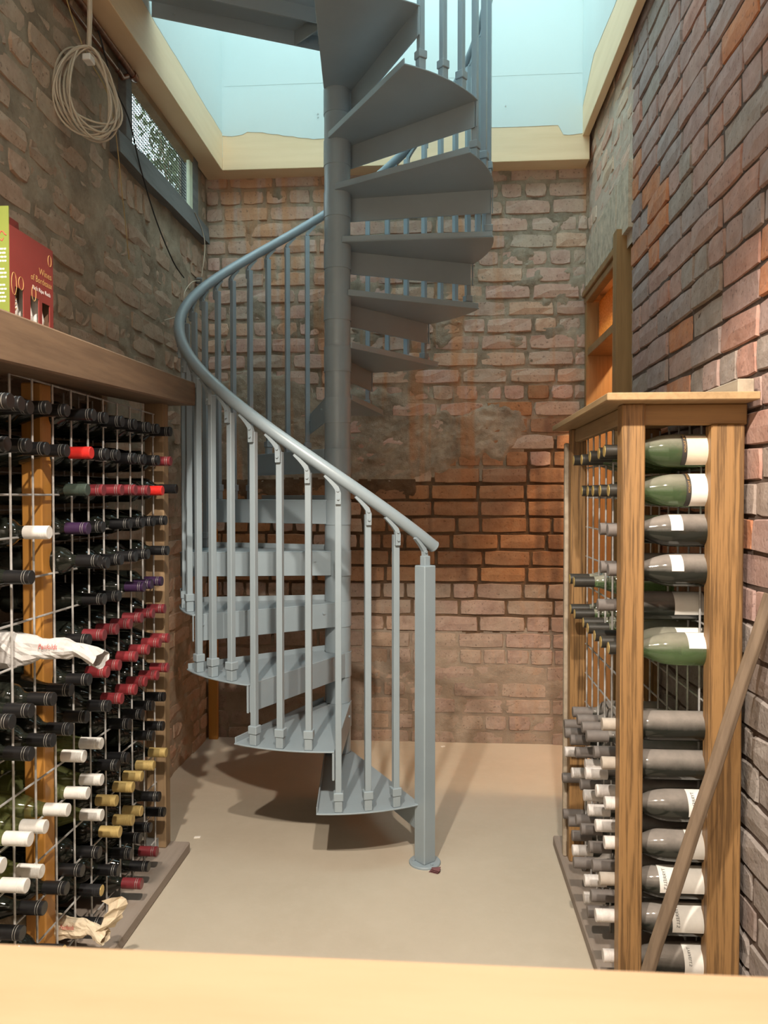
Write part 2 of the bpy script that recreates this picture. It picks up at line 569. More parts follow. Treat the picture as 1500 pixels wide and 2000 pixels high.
def make_brick(seed, length, height, rough):
    """one weathered brick: x along its length, z up, its face towards -y"""
    r = random.Random(seed)
    nx, nz = 3, 2
    hx, hz = length / 2, height / 2
    vs, idx = [], {}
    for i in range(nx + 1):
        for k in range(nz + 1):
            edge = i in (0, nx) or k in (0, nz)
            corner = i in (0, nx) and k in (0, nz)
            x = -hx + length * i / nx
            z = -hz + height * k / nz
            ins = 0.0015 + (rough * 0.006 * r.random()) + (0.0015 + rough * 0.006 * r.random() if corner else 0)
            sx = 1 - ins / hx if i in (0, nx) else 1
            sz = 1 - ins / hz if k in (0, nz) else 1
            y = r.uniform(-0.0012, 0.0012) * (1 + 2 * rough) + (0.0015 if edge else 0)
            if not edge or not corner:
                x += r.uniform(-0.01, 0.01) * (0 < i < nx)
            idx[i, k] = len(vs)
            vs.append((x * sx, y, z * sz))
    loop = [(i, 0) for i in range(nx)] + [(nx, k) for k in range(nz)] + [(i, nz) for i in range(nx, 0, -1)] + [(0, k) for k in range(nz, 0, -1)]
    ring = []
    for i, k in loop:
        x, y, z = vs[idx[i, k]]
        bx = (1 if i == nx else -1 if i == 0 else 0) * (0.002 + 0.001 * r.random() + 0.001 * rough)
        bz = (1 if k == nz else -1 if k == 0 else 0) * (0.002 + 0.001 * r.random() + 0.001 * rough)
        ring.append(len(vs))
        vs.append((x + bx, 0.007 + 0.003 * r.random(), z + bz))
    back = []
    for q in ring:
        x, y, z = vs[q]
        back.append(len(vs))
        vs.append((x, 0.035, z))
    fs = [(idx[i, k], idx[i + 1, k], idx[i + 1, k + 1], idx[i, k + 1]) for i in range(nx) for k in range(nz)]
    n = len(loop)
    fl = [idx[p] for p in loop]
    for a in range(n):
        b = (a + 1) % n
        fs.append((fl[b], fl[a], ring[a], ring[b]))
        fs.append((ring[b], ring[a], back[a], back[b]))
    return vs, fs


def brick_set(mat, rough, gap=0.011):
    out = {}
    for kind, L in (('long', LONG - gap), ('short', LONG / 2 - gap)):
        out[kind] = []
        for s in range(9):
            mb = MB()
            mb.add(*make_brick(s * 7 + len(kind), L, COURSE - gap, rough))
            out[kind].append(mb.mesh('brick', mat))
    return out


def wall_grid(u0, u1, z0, z1, cell, depth):
    """relief of the mortar: depth(u, z) is how far it stands out of the brick face"""
    nu = int((u1 - u0) / cell) + 1
    nz = int((z1 - z0) / cell) + 1
    uu, zz = np.meshgrid(np.linspace(u0, u1, nu), np.linspace(z0, z1, nz), indexing='ij')
    d = depth(uu, zz)
    vs = np.stack([uu.ravel(), d.ravel(), zz.ravel()], 1)
    fs = [(i * nz + k, (i + 1) * nz + k, (i + 1) * nz + k + 1, i * nz + k + 1) for i in range(nu - 1) for k in range(nz - 1)]
    return vs, fs, uu.ravel(), zz.ravel()


def build_bricks(wall, bricks, place, rects, holes, course0, seed, hidden, header_mod=0, proud=0.0, head_all=None, soot=None):
    """bricks in courses; rects: allowed (u0, u1, z0, z1); hidden(u, z) -> joined into one stuff part"""
    r = random.Random(seed)
    spots = []
    u_min = min(q[0] for q in rects)
    u_max = max(q[1] for q in rects)
    z_max = max(q[3] for q in rects)
    for row in range(int(z_max / COURSE) + 2):
        z = course0 + (row + 0.5) * COURSE
        runs = [(a, b) for a, b, c, d in rects if c <= z <= d]
        for h in holes:
            if h[2] - 0.03 <= z <= h[3] + 0.03:
                nr = []
                for a, b in runs:
                    if h[1] <= a or h[0] >= b:
                        nr.append((a, b))
                    else:
                        if h[0] > a: nr.append((a, h[0]))
                        if h[1] < b: nr.append((h[1], b))
                runs = nr
        head = (row % 4 == header_mod)
        u = u_min - (0 if row % 2 else LONG / 2) - r.random() * 0.05
        while u < u_max:
            kind = 'short' if (head and r.random() < 0.9) or r.random() < 0.10 else 'long'
            L = (LONG / 2 if kind == 'short' else LONG)
            for a, b in runs:
                lo, hi = max(u, a), min(u + L, b)
                if hi - lo > 0.03:
                    spots.append(((lo + hi) / 2, z, kind, (hi - lo) / L))
            u += L
    vis = [s for s in spots if not hidden(s[0], s[1])]
    vis.sort(key=lambda s: place(s[0], s[1], 0)[0][1])
    single, rest = vis[:298], vis[298:] + [s for s in spots if hidden(s[0], s[1])]
    for u, z, kind, sc in single:
        loc, rot = place(u, z, r.uniform(-0.0045, 0.0035) + proud)
        bs = bricks(u, z) if callable(bricks) else bricks
        o = link('brick', r.choice(bs[kind]), wall, loc, (r.uniform(-0.012, 0.012), r.uniform(-0.012, 0.012), rot))
        o.scale = (sc * r.uniform(0.985, 1.0), 1, r.uniform(0.95, 1.02))
    if rest:
        lots = {}
        for u, z, kind, sc in rest:
            bs = bricks(u, z) if callable(bricks) else bricks
            me = r.choice(bs[kind])
            mb = lots.setdefault(me.materials[0], MB())
            loc, rot = place(u, z, r.uniform(-0.003, 0.003) + proud)
            mt = Matrix.Translation(loc) @ Matrix.Rotation(rot, 4, 'Z') @ Matrix.Diagonal((sc, 1, 1, 1))
            mb.add([mt @ v.co for v in me.vertices], [tuple(p.vertices) for p in me.polygons])
        for mt, mb in lots.items():
            o = part('brickwork', mb, mt, wall)
            o['kind'] = 'stuff'
    return spots


# ---- back wall
def depth_back(u, z):
    base = -0.011 + 0.004 * (fbm(u * 30, z * 30) - 0.5)
    up = np.clip((z - 1.55 + 0.5 * (fbm(u * 3, z * 3) - 0.5)) / 0.3, 0, 1)
    low = np.clip((0.50 - z + 0.3 * (fbm(u * 4 + 9, z * 4) - 0.5)) / 0.15, 0, 1)
    base = base + (up * 0.0045 + low * 0.0075)
    sm = fbm(u * 9 + 3, z * 11 + 8, 5)
    base = base + np.clip((sm - 0.58) * 9, 0, 1) * 0.009 * np.maximum(up, low * 0.5)
    # the thickly smeared band behind the column
    edge = 0.34 * (fbm(u * 4, z * 4 + 40) - 0.5)
    band = np.clip((-0.10 + edge - u) / 0.05, 0, 1) * np.clip((z - 1.20 + edge) / 0.05, 0, 1) * np.clip((1.74 + edge - z) / 0.03, 0, 1)
    low2 = np.clip((0.36 + edge - u) / 0.05, 0, 1) * np.clip((z - 1.30 + edge) / 0.05, 0, 1) * np.clip((1.58 + edge - z) / 0.04, 0, 1)
    band = np.maximum(band, low2)
    rel = 0.016 * (fbm(u * 22, z * 34, 5) - 0.30) + 0.004 * (fbm(u * 80, z * 110, 3) - 0.5)
    return base * (1 - band) + np.maximum(base, rel) * band


vs, fs, uu, zz = wall_grid(XL - 0.02, XR + 0.06, 0.0, 2.84, 0.0085, depth_back)
mb = MB()
mb.add([(a, YB + 0.0 - b, c) for a, b, c in vs], fs)
for i, q in enumerate(fs):
    x, _, z = vs[q[0]]
    w = 0.05 * (float(fbm(np.array(x * 6.0), np.array(z * 6.0))) - 0.5)
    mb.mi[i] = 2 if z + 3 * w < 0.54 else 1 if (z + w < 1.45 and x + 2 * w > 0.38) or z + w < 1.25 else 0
mb.box((XL - 0.05, YB + 0.03, 0), (XR + 0.3, YB + 0.25, 2.84))
mb.box((XL - 0.05, YB + 0.03, 2.84), (XR + 0.3, YB + 0.25, 4.3))
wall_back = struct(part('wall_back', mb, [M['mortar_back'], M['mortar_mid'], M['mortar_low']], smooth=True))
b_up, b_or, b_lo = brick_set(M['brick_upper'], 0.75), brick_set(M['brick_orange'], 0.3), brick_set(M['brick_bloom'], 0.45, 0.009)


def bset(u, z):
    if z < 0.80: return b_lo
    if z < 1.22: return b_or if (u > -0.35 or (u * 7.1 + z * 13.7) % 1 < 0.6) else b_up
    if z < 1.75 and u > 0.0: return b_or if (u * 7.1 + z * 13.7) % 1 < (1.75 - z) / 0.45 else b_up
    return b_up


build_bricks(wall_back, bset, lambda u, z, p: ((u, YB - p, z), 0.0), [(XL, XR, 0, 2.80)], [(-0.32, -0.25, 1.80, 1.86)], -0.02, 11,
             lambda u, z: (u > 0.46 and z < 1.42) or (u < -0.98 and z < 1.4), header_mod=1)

# ---- left wall (window opening high up)
WIN = (2.70, 3.42, 2.45, 2.70)


def depth_left(u, z):
    d = -0.004 + 0.005 * (fbm(u * 24, z * 24) - 0.5)
    sm = fbm(u * 7 + 3, z * 9 + 2, 5)
    d = d + np.clip((sm - 0.565) * 7, 0, 1) * 0.0065
    d = np.where((u < 2.46) & (z < 1.50), -0.035, d)
    inside = (u > WIN[0]) & (u < WIN[1]) & (z > WIN[2]) & (z < WIN[3])
    return np.where(inside, np.nan, d)


vs, fs, uu, zz = wall_grid(1.2, YB + 0.02, 0.0, 2.80, 0.0095, depth_left)
ok = ~np.isnan(vs[:, 1])
fs = [q for q in fs if all(ok[i] for i in q)]
remap = np.cumsum(ok) - 1
fs = [tuple(int(remap[i]) for i in q) for q in fs]
vs = vs[ok]
mb = MB()
mb.add([(XL + b, a, c) for a, b, c in vs], fs)
mb.box((XL - 0.25, YF - 0.1, 0), (XL - 0.04, WIN[0], 4.3))
mb.box((XL - 0.05, WIN[1], 0), (XL - 0.04, YB + 0.03, 4.3))
mb.box((XL - 0.07, WIN[0], 0), (XL - 0.04, WIN[1], WIN[2]))
mb.box((XL - 0.06, WIN[0], 2.83), (XL - 0.04, WIN[1], 4.3))
mb.box((XL - 0.04, YF - 0.1, 0), (XL, 1.2, 2.80))
wall_left = struct(part('wall_left', mb, M['mortar_left'], smooth=True))
lset = brick_set(M['brick_left'], 0.9)
build_bricks(wall_left, lset, lambda u, z, p: ((XL + p, u, z), PI / 2), [(1.2, YB - 0.004, 1.46, 2.72), (2.47, YB - 0.004, 0, 1.46)],
             [(2.56, 3.60, 2.27, 2.75), (2.55, 3.05, 2.18, 2.36)], -0.02, 12, lambda u, z: u < 1.75, header_mod=2)
# soldier bricks stood on end under the sill
r_ = random.Random(4)
for i, y in enumerate([2.60 + 0.075 * k for k in range(5)] + [3.33, 3.405, 3.48, 3.555]):
    o = link('brick', r_.choice(lset['short']), wall_left, (XL + 0.004 + r_.uniform(-.003, .003), y, 2.285 - 0.004 * (i % 3)), (0, PI / 2, PI / 2))

# ---- right wall, near part
SPLIT = 2.845


def depth_right(u, z):
    return -0.0075 + 0.003 * (fbm(u * 26, z * 26) - 0.5)


vs, fs, uu, zz = wall_grid(1.15, SPLIT, 0.0, 3.3, 0.03, depth_right)
mb = MB()
mb.add([(XR - b, a, c) for a, b, c in vs], fs)
mb.box((XR + 0.02, YF - 0.1, 0), (XR + 0.24, SPLIT, 4.3))
mb.box((XR, YF - 0.1, 0), (XR + 0.02, 1.15, 3.0))
wall_right = struct(part('wall_right', mb, M['mortar_right'], smooth=True))
rset = brick_set(M['brick_right'], 0.3, 0.006)
gset = brick_set(M['brick_grey'], 0.7, 0.006)
build_bricks(wall_right, lambda u, z: gset if z < 0.86 else rset, lambda u, z, p: ((XR - p, u, z), -PI / 2), [(1.2, SPLIT, 0, 3.25)], [], -0.045, 13,
             lambda u, z: u < 1.5 or (z < 1.32 and u > 1.86) or z > 3.15, header_mod=3)

# ---- right wall, far part: smeared brickwork and a concrete lintel over the door
DOOR = (2.955, YB, 2.145)


def depth_far(u, z):
    d = -0.004 + 0.004 * (fbm(u * 26, z * 26) - 0.5)
    return d + np.clip((fbm(u * 8, z * 10 + 30, 5) - 0.585) * 8, 0, 1) * 0.006


vs, fs, uu, zz = wall_grid(SPLIT, YB + 0.02, 2.10, 3.0, 0.0095, depth_far)
mb = MB()
mb.add([(XR + 0.004 - b, a, c) for a, b, c in vs], fs)
mb.box((XR + 0.03, SPLIT, 2.12), (XR + 0.25, YB + 0.1, 4.3))
mb.box((XR + 0.03, SPLIT, 0), (XR + 0.25, 2.97, 2.12))
wall_right_far = struct(part('wall_right_far', mb, M['mortar_smear'], smooth=True))
sset = brick_set(M['brick_smear'], 0.9)
build_bricks(wall_right_far, sset, lambda u, z, p: ((XR + 0.004 - p, u, z), -PI / 2), [(SPLIT + 0.004, YB - 0.004, 2.36, 2.98)], [], -0.03, 14,
             lambda u, z: False, header_mod=1)
# lintel: a rough sloping-topped concrete beam
mb = MB()
nn = 26
top, bot = [], []
for i in range(nn):
    y = SPLIT + 0.006 + (YB - SPLIT - 0.012) * i / (nn - 1)
    zt = 2.385 - 0.05 * (i / (nn - 1)) + 0.02 * (r_.random() - 0.5)
    top.append((y, zt))
    bot.append((y, 2.15))
for i in range(nn - 1):
    for a, b in ((0, 1),):
        x0 = XR - 0.012 + 0.004 * r_.random()
        mb.box((x0, bot[i][0], 2.15), (XR + 0.05, bot[i + 1][0], (top[i][1] + top[i + 1][1]) / 2))
part('lintel', mb, M['lintel'], wall_right_far)

# ---- pale boarding around the stair opening, and the shaft above it
mb = MB()
mb.box((-1.012, 3.566, ZC), (XR - 0.012, YB + 0.02, 2.88))
trim_1 = struct(part('trim_1', mb, M['trim'], bevel=0.002))
trim_1['label'] = 'pale plywood beam facing across the back of the stair opening'
mb = MB()
mb.box((XL + 0.006, 1.45, ZC), (-1.012, YB + 0.02, 2.890))
trim_2 = struct(part('trim_2', mb, M['trim'], bevel=0.002))
mb = MB()
mb.box((0.646, 1.45, 2.804), (0.676, 3.566, 3.06))
trim_3 = struct(part('trim_3', mb, M['trim'], bevel=0.002))


def ragged(u0, u1, z_of, ztop, n, mapf, thick, name, mat):
    mb = MB()
    lo = []
    for i in range(n + 1):
        u = u0 + (u1 - u0) * i / n
        lo.append((u, z_of(u)))
    for i in range(n):
        (a, za), (b, zb) = lo[i], lo[i + 1]
        q = [mapf(a, za, 0), mapf(b, zb, 0), mapf(b, ztop, 0), mapf(a, ztop, 0), mapf(a, za, thick), mapf(b, zb, thick), mapf(b, ztop, thick), mapf(a, ztop, thick)]
        mb.add(q, [(0, 1, 2, 3), (7, 6, 5, 4), (0, 4, 5, 1), (2, 6, 7, 3)] + ([(0, 3, 7, 4)] if i == 0 else []) + ([(1, 5, 6, 2)] if i == n - 1 else []))
    return struct(part(name, mb, mat))


def zb_back(u):
    # skim coat runs a little way down over the board, in a wavy edge
    t = u + 1.01
    if t < 0.10: return 2.858 + 0.003 * math.sin(60 * u)
    if t < 0.42: return 2.872 - 0.075 * max(0, (t - 0.16)) ** 1.0 / 0.26 * 0.55 + 0.002 * math.sin(90 * u)
    if t < 0.75: return 2.83 + 0.004 * math.sin(11 * u)
    if t < 1.56: return 2.856 + 0.001 * math.sin(14 * u)
    return 2.815 + 0.004 * math.sin(40 * u)


ragged(-1.012, 0.655, zb_back, 4.3, 70, lambda u, z, t: (u, 3.5655 - t, z), 0.0012, 'wall_stairwell_back', M['plaster'])
ragged(1.45, 3.566, lambda u: 2.868 + 0.002 * math.sin(13 * u) + 0.001 * math.sin(41 * u), 4.3, 50, lambda u, z, t: (-1.0125 + t, u, z), 0.0012, 'wall_stairwell_left', M['plaster'])
ragged(1.45, 3.566, lambda u: 2.985 + 0.006 * math.sin(9 * u) + (0.05 * max(0, u - 2.95) / 0.37 if u < 3.32 else 0.05 - 0.42 * (u - 3.32)), 4.3, 50, lambda u, z, t: (0.646 - t, u, z), 0.0012, 'wall_stairwell_right', M['plaster'])
mb = MB()
mb.box((-1.012, 3.5645, 3.10), (0.646, 3.575, 4.3))
mb.box((-1.014, 3.567, 2.76), (0.66, 3.6, 4.3))
mb.box((XL - 0.02, 1.45, 2.890), (-1.0135, 3.6, 4.3))
mb.box((0.6475, 1.45, 3.06), (XR + 0.1, 3.6, 4.3))
mb.box((XL - 0.02, 1.35, 2.88), (XR + 0.1, 1.45, 4.3))
struct(part('wall_stairwell_front', mb, M['plaster']))
# sheet joint and screw heads in the plasterboard
mb = MB()
mb.box((-1.0, 3.5635, 3.086), (0.64, 3.565, 4.3))
sheet = struct(part('trim_4', mb, M['plaster']))
me = None
for x, z in ((-0.56, 2.945), (-0.48, 2.94), (-0.56, 2.93), (0.30, 2.95), (0.20, 3.2), (-0.5, 2.853)):
    if me is None:
        q = MB(); q.tube([(0, -0.003, 0), (0, 0.0, 0)], 0.0035, 8)
        me = q.mesh('screw', M['zinc'])
    link('screw', me, trim_1, (x, 3.564, z))

# ---- window: sill, jambs, head batten, glass and galvanised wire mesh
win = thing('window_1', 'low basement window with wire mesh above grey timber sill', 'window', (XL, 3.06, 2.45))
win['kind'] = 'structure'
del win['category']
L0 = Vector((XL, 3.06, 2.45))


def wp(name, lo, hi, mat, bevel=0.002):
    mb = MB()
    mb.box(tuple(Vector(lo) - L0), tuple(Vector(hi) - L0))
    return part(name, mb, mat, win, bevel=bevel)


mb = MB()
sl = [(2.58, 2.355, 2.43), (2.85, 2.352, 2.447), (3.12, 2.362, 2.452), (3.38, 2.366, 2.45), (3.61, 2.372, 2.447)]
for (a, a0, a1), (b, b0, b1) in zip(sl, sl[1:]):
    vs8 = [(-1.13, a, a0), (-1.086, a, a0), (-1.086, b, b0), (-1.13, b, b0), (-1.16, a, a1), (-1.092, a, a1), (-1.092, b, b1), (-1.16, b, b1)]
    mb.add([tuple(Vector(p) - L0) for p in vs8], [(3, 2, 1, 0), (4, 5, 6, 7), (0, 1, 5, 4), (1, 2, 6, 5), (2, 3, 7, 6), (3, 0, 4, 7)])
part('sill', mb, M['sill'], win)
wp('jamb', (-1.15, 2.655, 2.44), (-1.095, 2.705, 2.70), M['sill'])
wp('jamb', (-1.15, 3.405, 2.45), (-1.097, 3.47, 2.70), M['sill'])
j = wp('jamb', (-1.115, 3.36, 2.45), (-1.10, 3.40, 2.665), M['white_timber'])
j['label'] = 'pale green timber strip at the far side'
wp('head_batten', (-1.14, 2.66, 2.672), (-1.098, 3.46, 2.70), M['post_dull'])
mb = MB()
mb.box((-1.175 - L0.x, 2.70 - L0.y, 0), (-1.171 - L0.x, 3.42 - L0.y, 0.375))
part('pane', mb, M['pane'], win)
mb = MB()
yy = 2.705
while yy < 3.40:
    mb.tube([(-1.135 - L0.x, yy - L0.y, -0.005), (-1.135 - L0.x, yy - L0.y, 0.235)], 0.0015, 4, caps=False)
    yy += 0.014
z = 2.452
while z < 2.68:
    mb.tube([(-1.1335 - L0.x, 2.70 - L0.y, z - L0.z), (-1.1335 - L0.x, 3.41 - L0.y, z - L0.z)], 0.0015, 4, caps=False)
    z += 0.014
o = part('wire_mesh', mb, M['black_cable'], win)
o['kind'] = 'stuff'
# outside the window: ground and a dry shrub
mb = MB()
mb.box((-5.5, 1.0, 2.15), (XL - 0.06, 8.5, 2.34))
struct(part('garden_ground', mb, M['earth']))
mb = MB()
rr = random.Random(9)
stems = MB()
for k in range(22):
    base = Vector((rr.uniform(-2.0, -1.7), rr.uniform(5.2, 5.7), 2.34))
    tipp = Vector((rr.uniform(-1.95, -1.55), rr.uniform(4.3, 5.7), rr.uniform(3.55, 4.0)))
    mid = (base + tipp) / 2 + Vector((rr.uniform(-.1, .1), 0.25, 0.25))
    pts = []
    for s in range(9):
        t = s / 8
        p = base * (1 - t) ** 2 + mid * 2 * t * (1 - t) + tipp * t * t
        pts.append(tuple(p))
        if t > 0.45:
            for q in range(16):
                c = p + Vector((rr.gauss(0, .06), rr.gauss(0, .12), rr.gauss(-0.03, .09)))
                d1 = Vector((rr.uniform(-1, 1), rr.uniform(-1, 1), rr.uniform(-1, 1))).normalized()
                d2 = d1.orthogonal().normalized()
                mb.add([c - d1 * .03, c - d2 * .012, c + d1 * .03, c + d2 * .012], [(0, 1, 2, 3)])
    stems.tube(pts, [0.008, .007, .006, .0055, .005, .004, .003, .002, .0015], 5)
shrub = part('garden_shrub', stems, M['post_dull'])
tag(shrub, 'dry brown shrub growing outside the meshed basement window', 'shrub')
o = part('foliage', mb, M['leaf'], shrub)
o['kind'] = 'stuff'

# ---- door in the right wall behind the wine rack
door = bpy.data.objects.new('door_1', None)
C.objects.link(door)
door.location = (XR, 3.31, 0)
struct(door)
D0 = Vector((XR, 3.31, 0))


def dp(name, boxes, mat, bevel=0.002, parent=door):
    mb = MB()
    for lo, hi in boxes:
        mb.box(tuple(Vector(lo) - D0), tuple(Vector(hi) - D0))
    return part(name, mb, mat, parent, bevel=bevel)


o = dp('jamb', [((XR - 0.03, 2.945, 0), (XR + 0.14, 3.005, 2.175))], M['frame'])
o = dp('jamb', [((XR - 0.012, 3.625, 0), (XR + 0.14, YB - 0.002, 2.08))], M['frame'])
dp('architrave', [((XR - 0.016, 3.005, 2.07), (XR + 0.02, YB - 0.004, 2.10)), ((XR - 0.026, 3.005, 2.10), (XR + 0.02, YB - 0.004, 2.125)),
                  ((XR - 0.012, 3.005, 2.125), (XR + 0.02, YB - 0.004, 2.15))], M['frame'], 0.003)
dp('transom', [((XR - 0.006, 3.005, 1.825), (XR + 0.14, 3.625, 1.86))], M['frame'])
dp('fanlight', [((XR + 0.045, 3.005, 1.86), (XR + 0.051, 3.625, 2.07))], M['amber'], 0)
# the small lit closet beyond the doorway, lined with varnished boards
mb = MB()
mb.box((XR + 0.25, 2.30, 0), (1.75, 2.34, 2.5))
mb.box((1.75, 2.30, 0), (1.80, 3.80, 2.5))
mb.box((XR + 0.14, 3.72, 0), (1.80, 3.80, 2.5))
mb.box((XR + 0.25, 2.30, 2.5), (1.80, 3.80, 2.55))
mb.box((XR + 0.2, 2.30, -0.1), (1.80, 3.80, 0.0))
mb.box((XR + 0.14, 3.66, 0), (XR + 0.25, 3.74, 2.5))
closet = struct(part('wall_closet', mb, M['door']))
for k in range(8):
    a = XR + 0.145 + k * 0.115
    mb = MB()
    mb.box((a + 0.002, 3.705, 0.0), (a + 0.113, 3.722, 2.48))
    part('board', mb, M['door'], closet, bevel=0.004)

# ------------------------------------------------------------------ the spiral staircase
CX, CY = -0.387, 2.932
RISE = 0.194
STEP = math.radians(27.7238)
TH0 = math.radians(-0.9037)       # rear edge of the first tread, clockwise from south
WID = math.radians(33.2)
RT = 0.590                        # tread radius
RB = 0.572                        # baluster circle
RR = 0.585                        # handrail circle
NT = 14
ZR0 = 1.292
KZ = RISE / STEP


def pol(r, th, z=0.0):
    return Vector((-r * math.sin(th), -r * math.cos(th), z))


st = thing('spiral_staircase', 'grey painted steel spiral staircase with balusters climbing through the ceiling opening', 'staircase', (CX, CY, 0))
mb = MB()
prof = []
zz_ = 0.0
for k in range(0, 21):
    z = k * RISE
    prof += [(z, 0.049), (z + 0.003, 0.0496), (z + RISE - 0.0035, 0.0496), (z + RISE - 0.002, 0.0484), (z + RISE - 0.0005, 0.0484)]
mbx = MB()
mbx.lathe_x(prof, 40)
col_me = MB()
col_me.add([(-v[2], v[1], v[0]) for v in mbx.v], mbx.f)
part('column', col_me, M['steel'], st, smooth=True)

# one tread in its own frame: rear edge at angle 0, the plate runs to -WID; its top at z = 0
rear_in = pol(0.056, math.radians(58))
front_in = pol(0.056, -WID - math.radians(58))
arc = [pol(RT, -WID * (1 - i / 14)) for i in range(15)]
mb = MB()
poly = [(p.x, p.y) for p in arc] + [(rear_in.x, rear_in.y), (0.0, 0.0), (front_in.x, front_in.y)]
mb.prism(poly, -0.005, 0.0)
fo, fi = arc[0], front_in
dirv = (fi - fo).normalized()
nrm = Vector((dirv.y, -dirv.x, 0))
if nrm.dot(pol(1, -WID / 2)) > 0 and False:
    nrm = -nrm
inw = (arc[7] - fo).normalized()
inw = (inw - dirv * inw.dot(dirv)).normalized()


def plate(a, b, z0, z1, w, inward):
    return [(a.x, a.y), (b.x, b.y), (b.x + inward.x * w, b.y + inward.y * w), (a.x + inward.x * w, a.y + inward.y * w)], z0, z1


q, z0, z1 = plate(fo + dirv * 0.012, fi, -0.092, -0.004, 0.005, inw)
mb.prism(q, z0, z1)
ro, ri = arc[-1], rear_in
dirr = (ri - ro).normalized()
inr = (arc[7] - ro).normalized()
inr = (inr - dirr * inr.dot(dirr)).normalized()
q, z0, z1 = plate(ro + dirr * 0.004, ri, -0.004, 0.018, 0.004, inr)
mb.prism(q, z0, z1)
# small end tab on the riser where the next baluster is bolted
t0 = fo + dirv * 0.002
tanv = (arc[1] - arc[0]).normalized()
mb.prism([(t0.x, t0.y), (t0.x + dirv.x * 0.004, t0.y + dirv.y * 0.004), (t0.x + dirv.x * 0.004 + tanv.x * 0.007, t0.y + dirv.y * 0.004 + tanv.y * 0.007), (t0.x + tanv.x * 0.007, t0.y + tanv.y * 0.007)], -0.092, -0.004)
tread_me = mb.mesh('tread', M['steel'], bevel=0.0012)
mb = MB()
mb.tube([Vector((0, 0, 0)), Vector((0, 0, 0)) - inw * 0.005], 0.005, 10)
bolt_me = mb.mesh('bolt', M['steel'], True)
hub = MB()
hub.lathe_x([(-0.095, 0.052), (0.0, 0.052)], 32)
h2 = MB()
h2.add([(-v[2], v[1], v[0]) for v in hub.v], hub.f)
hub_me = h2.mesh('collar', M['steel'], True)
for k in range(1, NT + 1):
    t = link('tread', tread_me, st, (0, 0, k * RISE), (0, 0, -(TH0 + STEP * (k - 1))))
    link('bolt', bolt_me, t, fo + dirv * 0.035 + Vector((0, 0, -0.035)))
    link('bolt', bolt_me, t, fo + dirv * 0.50 + Vector((0, 0, -0.035)))
    link('collar', hub_me, t)

# balusters: three to a tread, each with its foot sleeve and rail bracket
slope = KZ / RR
proto = {}
for j in range(3):
    off = math.radians(-6.742) + (j - 2) * STEP / 3
    zt = ZR0 + KZ * (TH0 + off) - RISE          # rail centre above the tread top, same for every tread
    mb = MB()
    w = 0.0098
    mb.box((-w, -w, 0.002), (w, w, zt - 0.052))
    bar = mb.mesh('baluster', M['steel'], bevel=0.0015)
    mb = MB()
    mb.box((-0.0125, -0.0125, 0.0), (0.0125, 0.0125, 0.036))
    mb.box((-0.0155, -0.0155, 0.036), (0.0155, 0.0155, 0.062))
    slv = mb.mesh('foot_sleeve', M['steel'], bevel=0.002)
    # the bracket rises from the bar and sweeps uphill (+x here, turned to the tangent below)
    mb = MB()
    zb = zt
    path = [(0.0, -0.085, 0.008), (0.0, -0.05, 0.0085), (0.004, -0.036, 0.0075), (0.014, -0.024, 0.006), (0.026, -0.0115, 0.005), (0.042, 0.003, 0.0035)]
    vs, fs = [], []
    for x, z, hw in path:
        dx, dz = (0.75, -0.66) if x > 0.002 else (1, 0)
        for sy in (-0.0065, 0.0065):
            vs.append((x - dx * hw, sy, zb + z - dz * hw))
            vs.append((x + dx * hw, sy, zb + z + dz * hw))
    for i in range(len(path) - 1):
        a, b = i * 4, i * 4 + 4
        fs += [(a, a + 1, b + 1, b), (a + 2, b + 2, b + 3, a + 3), (a, b, b + 2, a + 2), (a + 1, a + 3, b + 3, b + 1)]
    fs += [(0, 2, 3, 1), (len(vs) - 4, len(vs) - 3, len(vs) - 1, len(vs) - 2)]
    mb.add(vs, fs)
    mb.tube([(0, -0.0115, zb - 0.068), (0, 0.0115, zb - 0.068)], 0.0042, 8)
    mb.tube([(0.001, -0.010, zb - 0.042), (0.001, 0.010, zb - 0.042)], 0.0052, 8)
    brk = mb.mesh('rail_bracket', M['steel'])
    proto[j] = (off, bar, slv, brk)
for k in range(1, NT + 1):
    for j in range(3):
        off, bar, slv, brk = proto[j]
        th = TH0 + STEP * (k - 1) + off
        p = pol(RB, th, k * RISE)
        b = link('baluster', bar, st, p, (0, 0, -th))
        link('foot_sleeve', slv, b)
        # local +x must point uphill: uphill tangent is d(pol)/dth = (-cos, sin) -> rotation
        link('rail_bracket', brk, b, pol(RR - RB, 0), (0, 0, PI))

# handrail
TS, TE = math.radians(-39.2), TH0 + STEP * (NT - 1) + math.radians(20)
n = 150
pts = [pol(RR, TS + (TE - TS) * i / n, ZR0 + KZ * (TS + (TE - TS) * i / n)) for i in range(n + 1)]
mb = MB()
mb.tube(pts, 0.0195, 18)
rail = part('handrail', mb, M['steel'], st, smooth=True)
mb = MB()
d = (pts[0] - pts[1]).normalized()
mb.tube([pts[0], pts[0] + d * 0.004, pts[0] + d * 0.007], [0.0202, 0.0202, 0.017], 18)
part('end_cap', mb, M['steel'], rail, smooth=True)

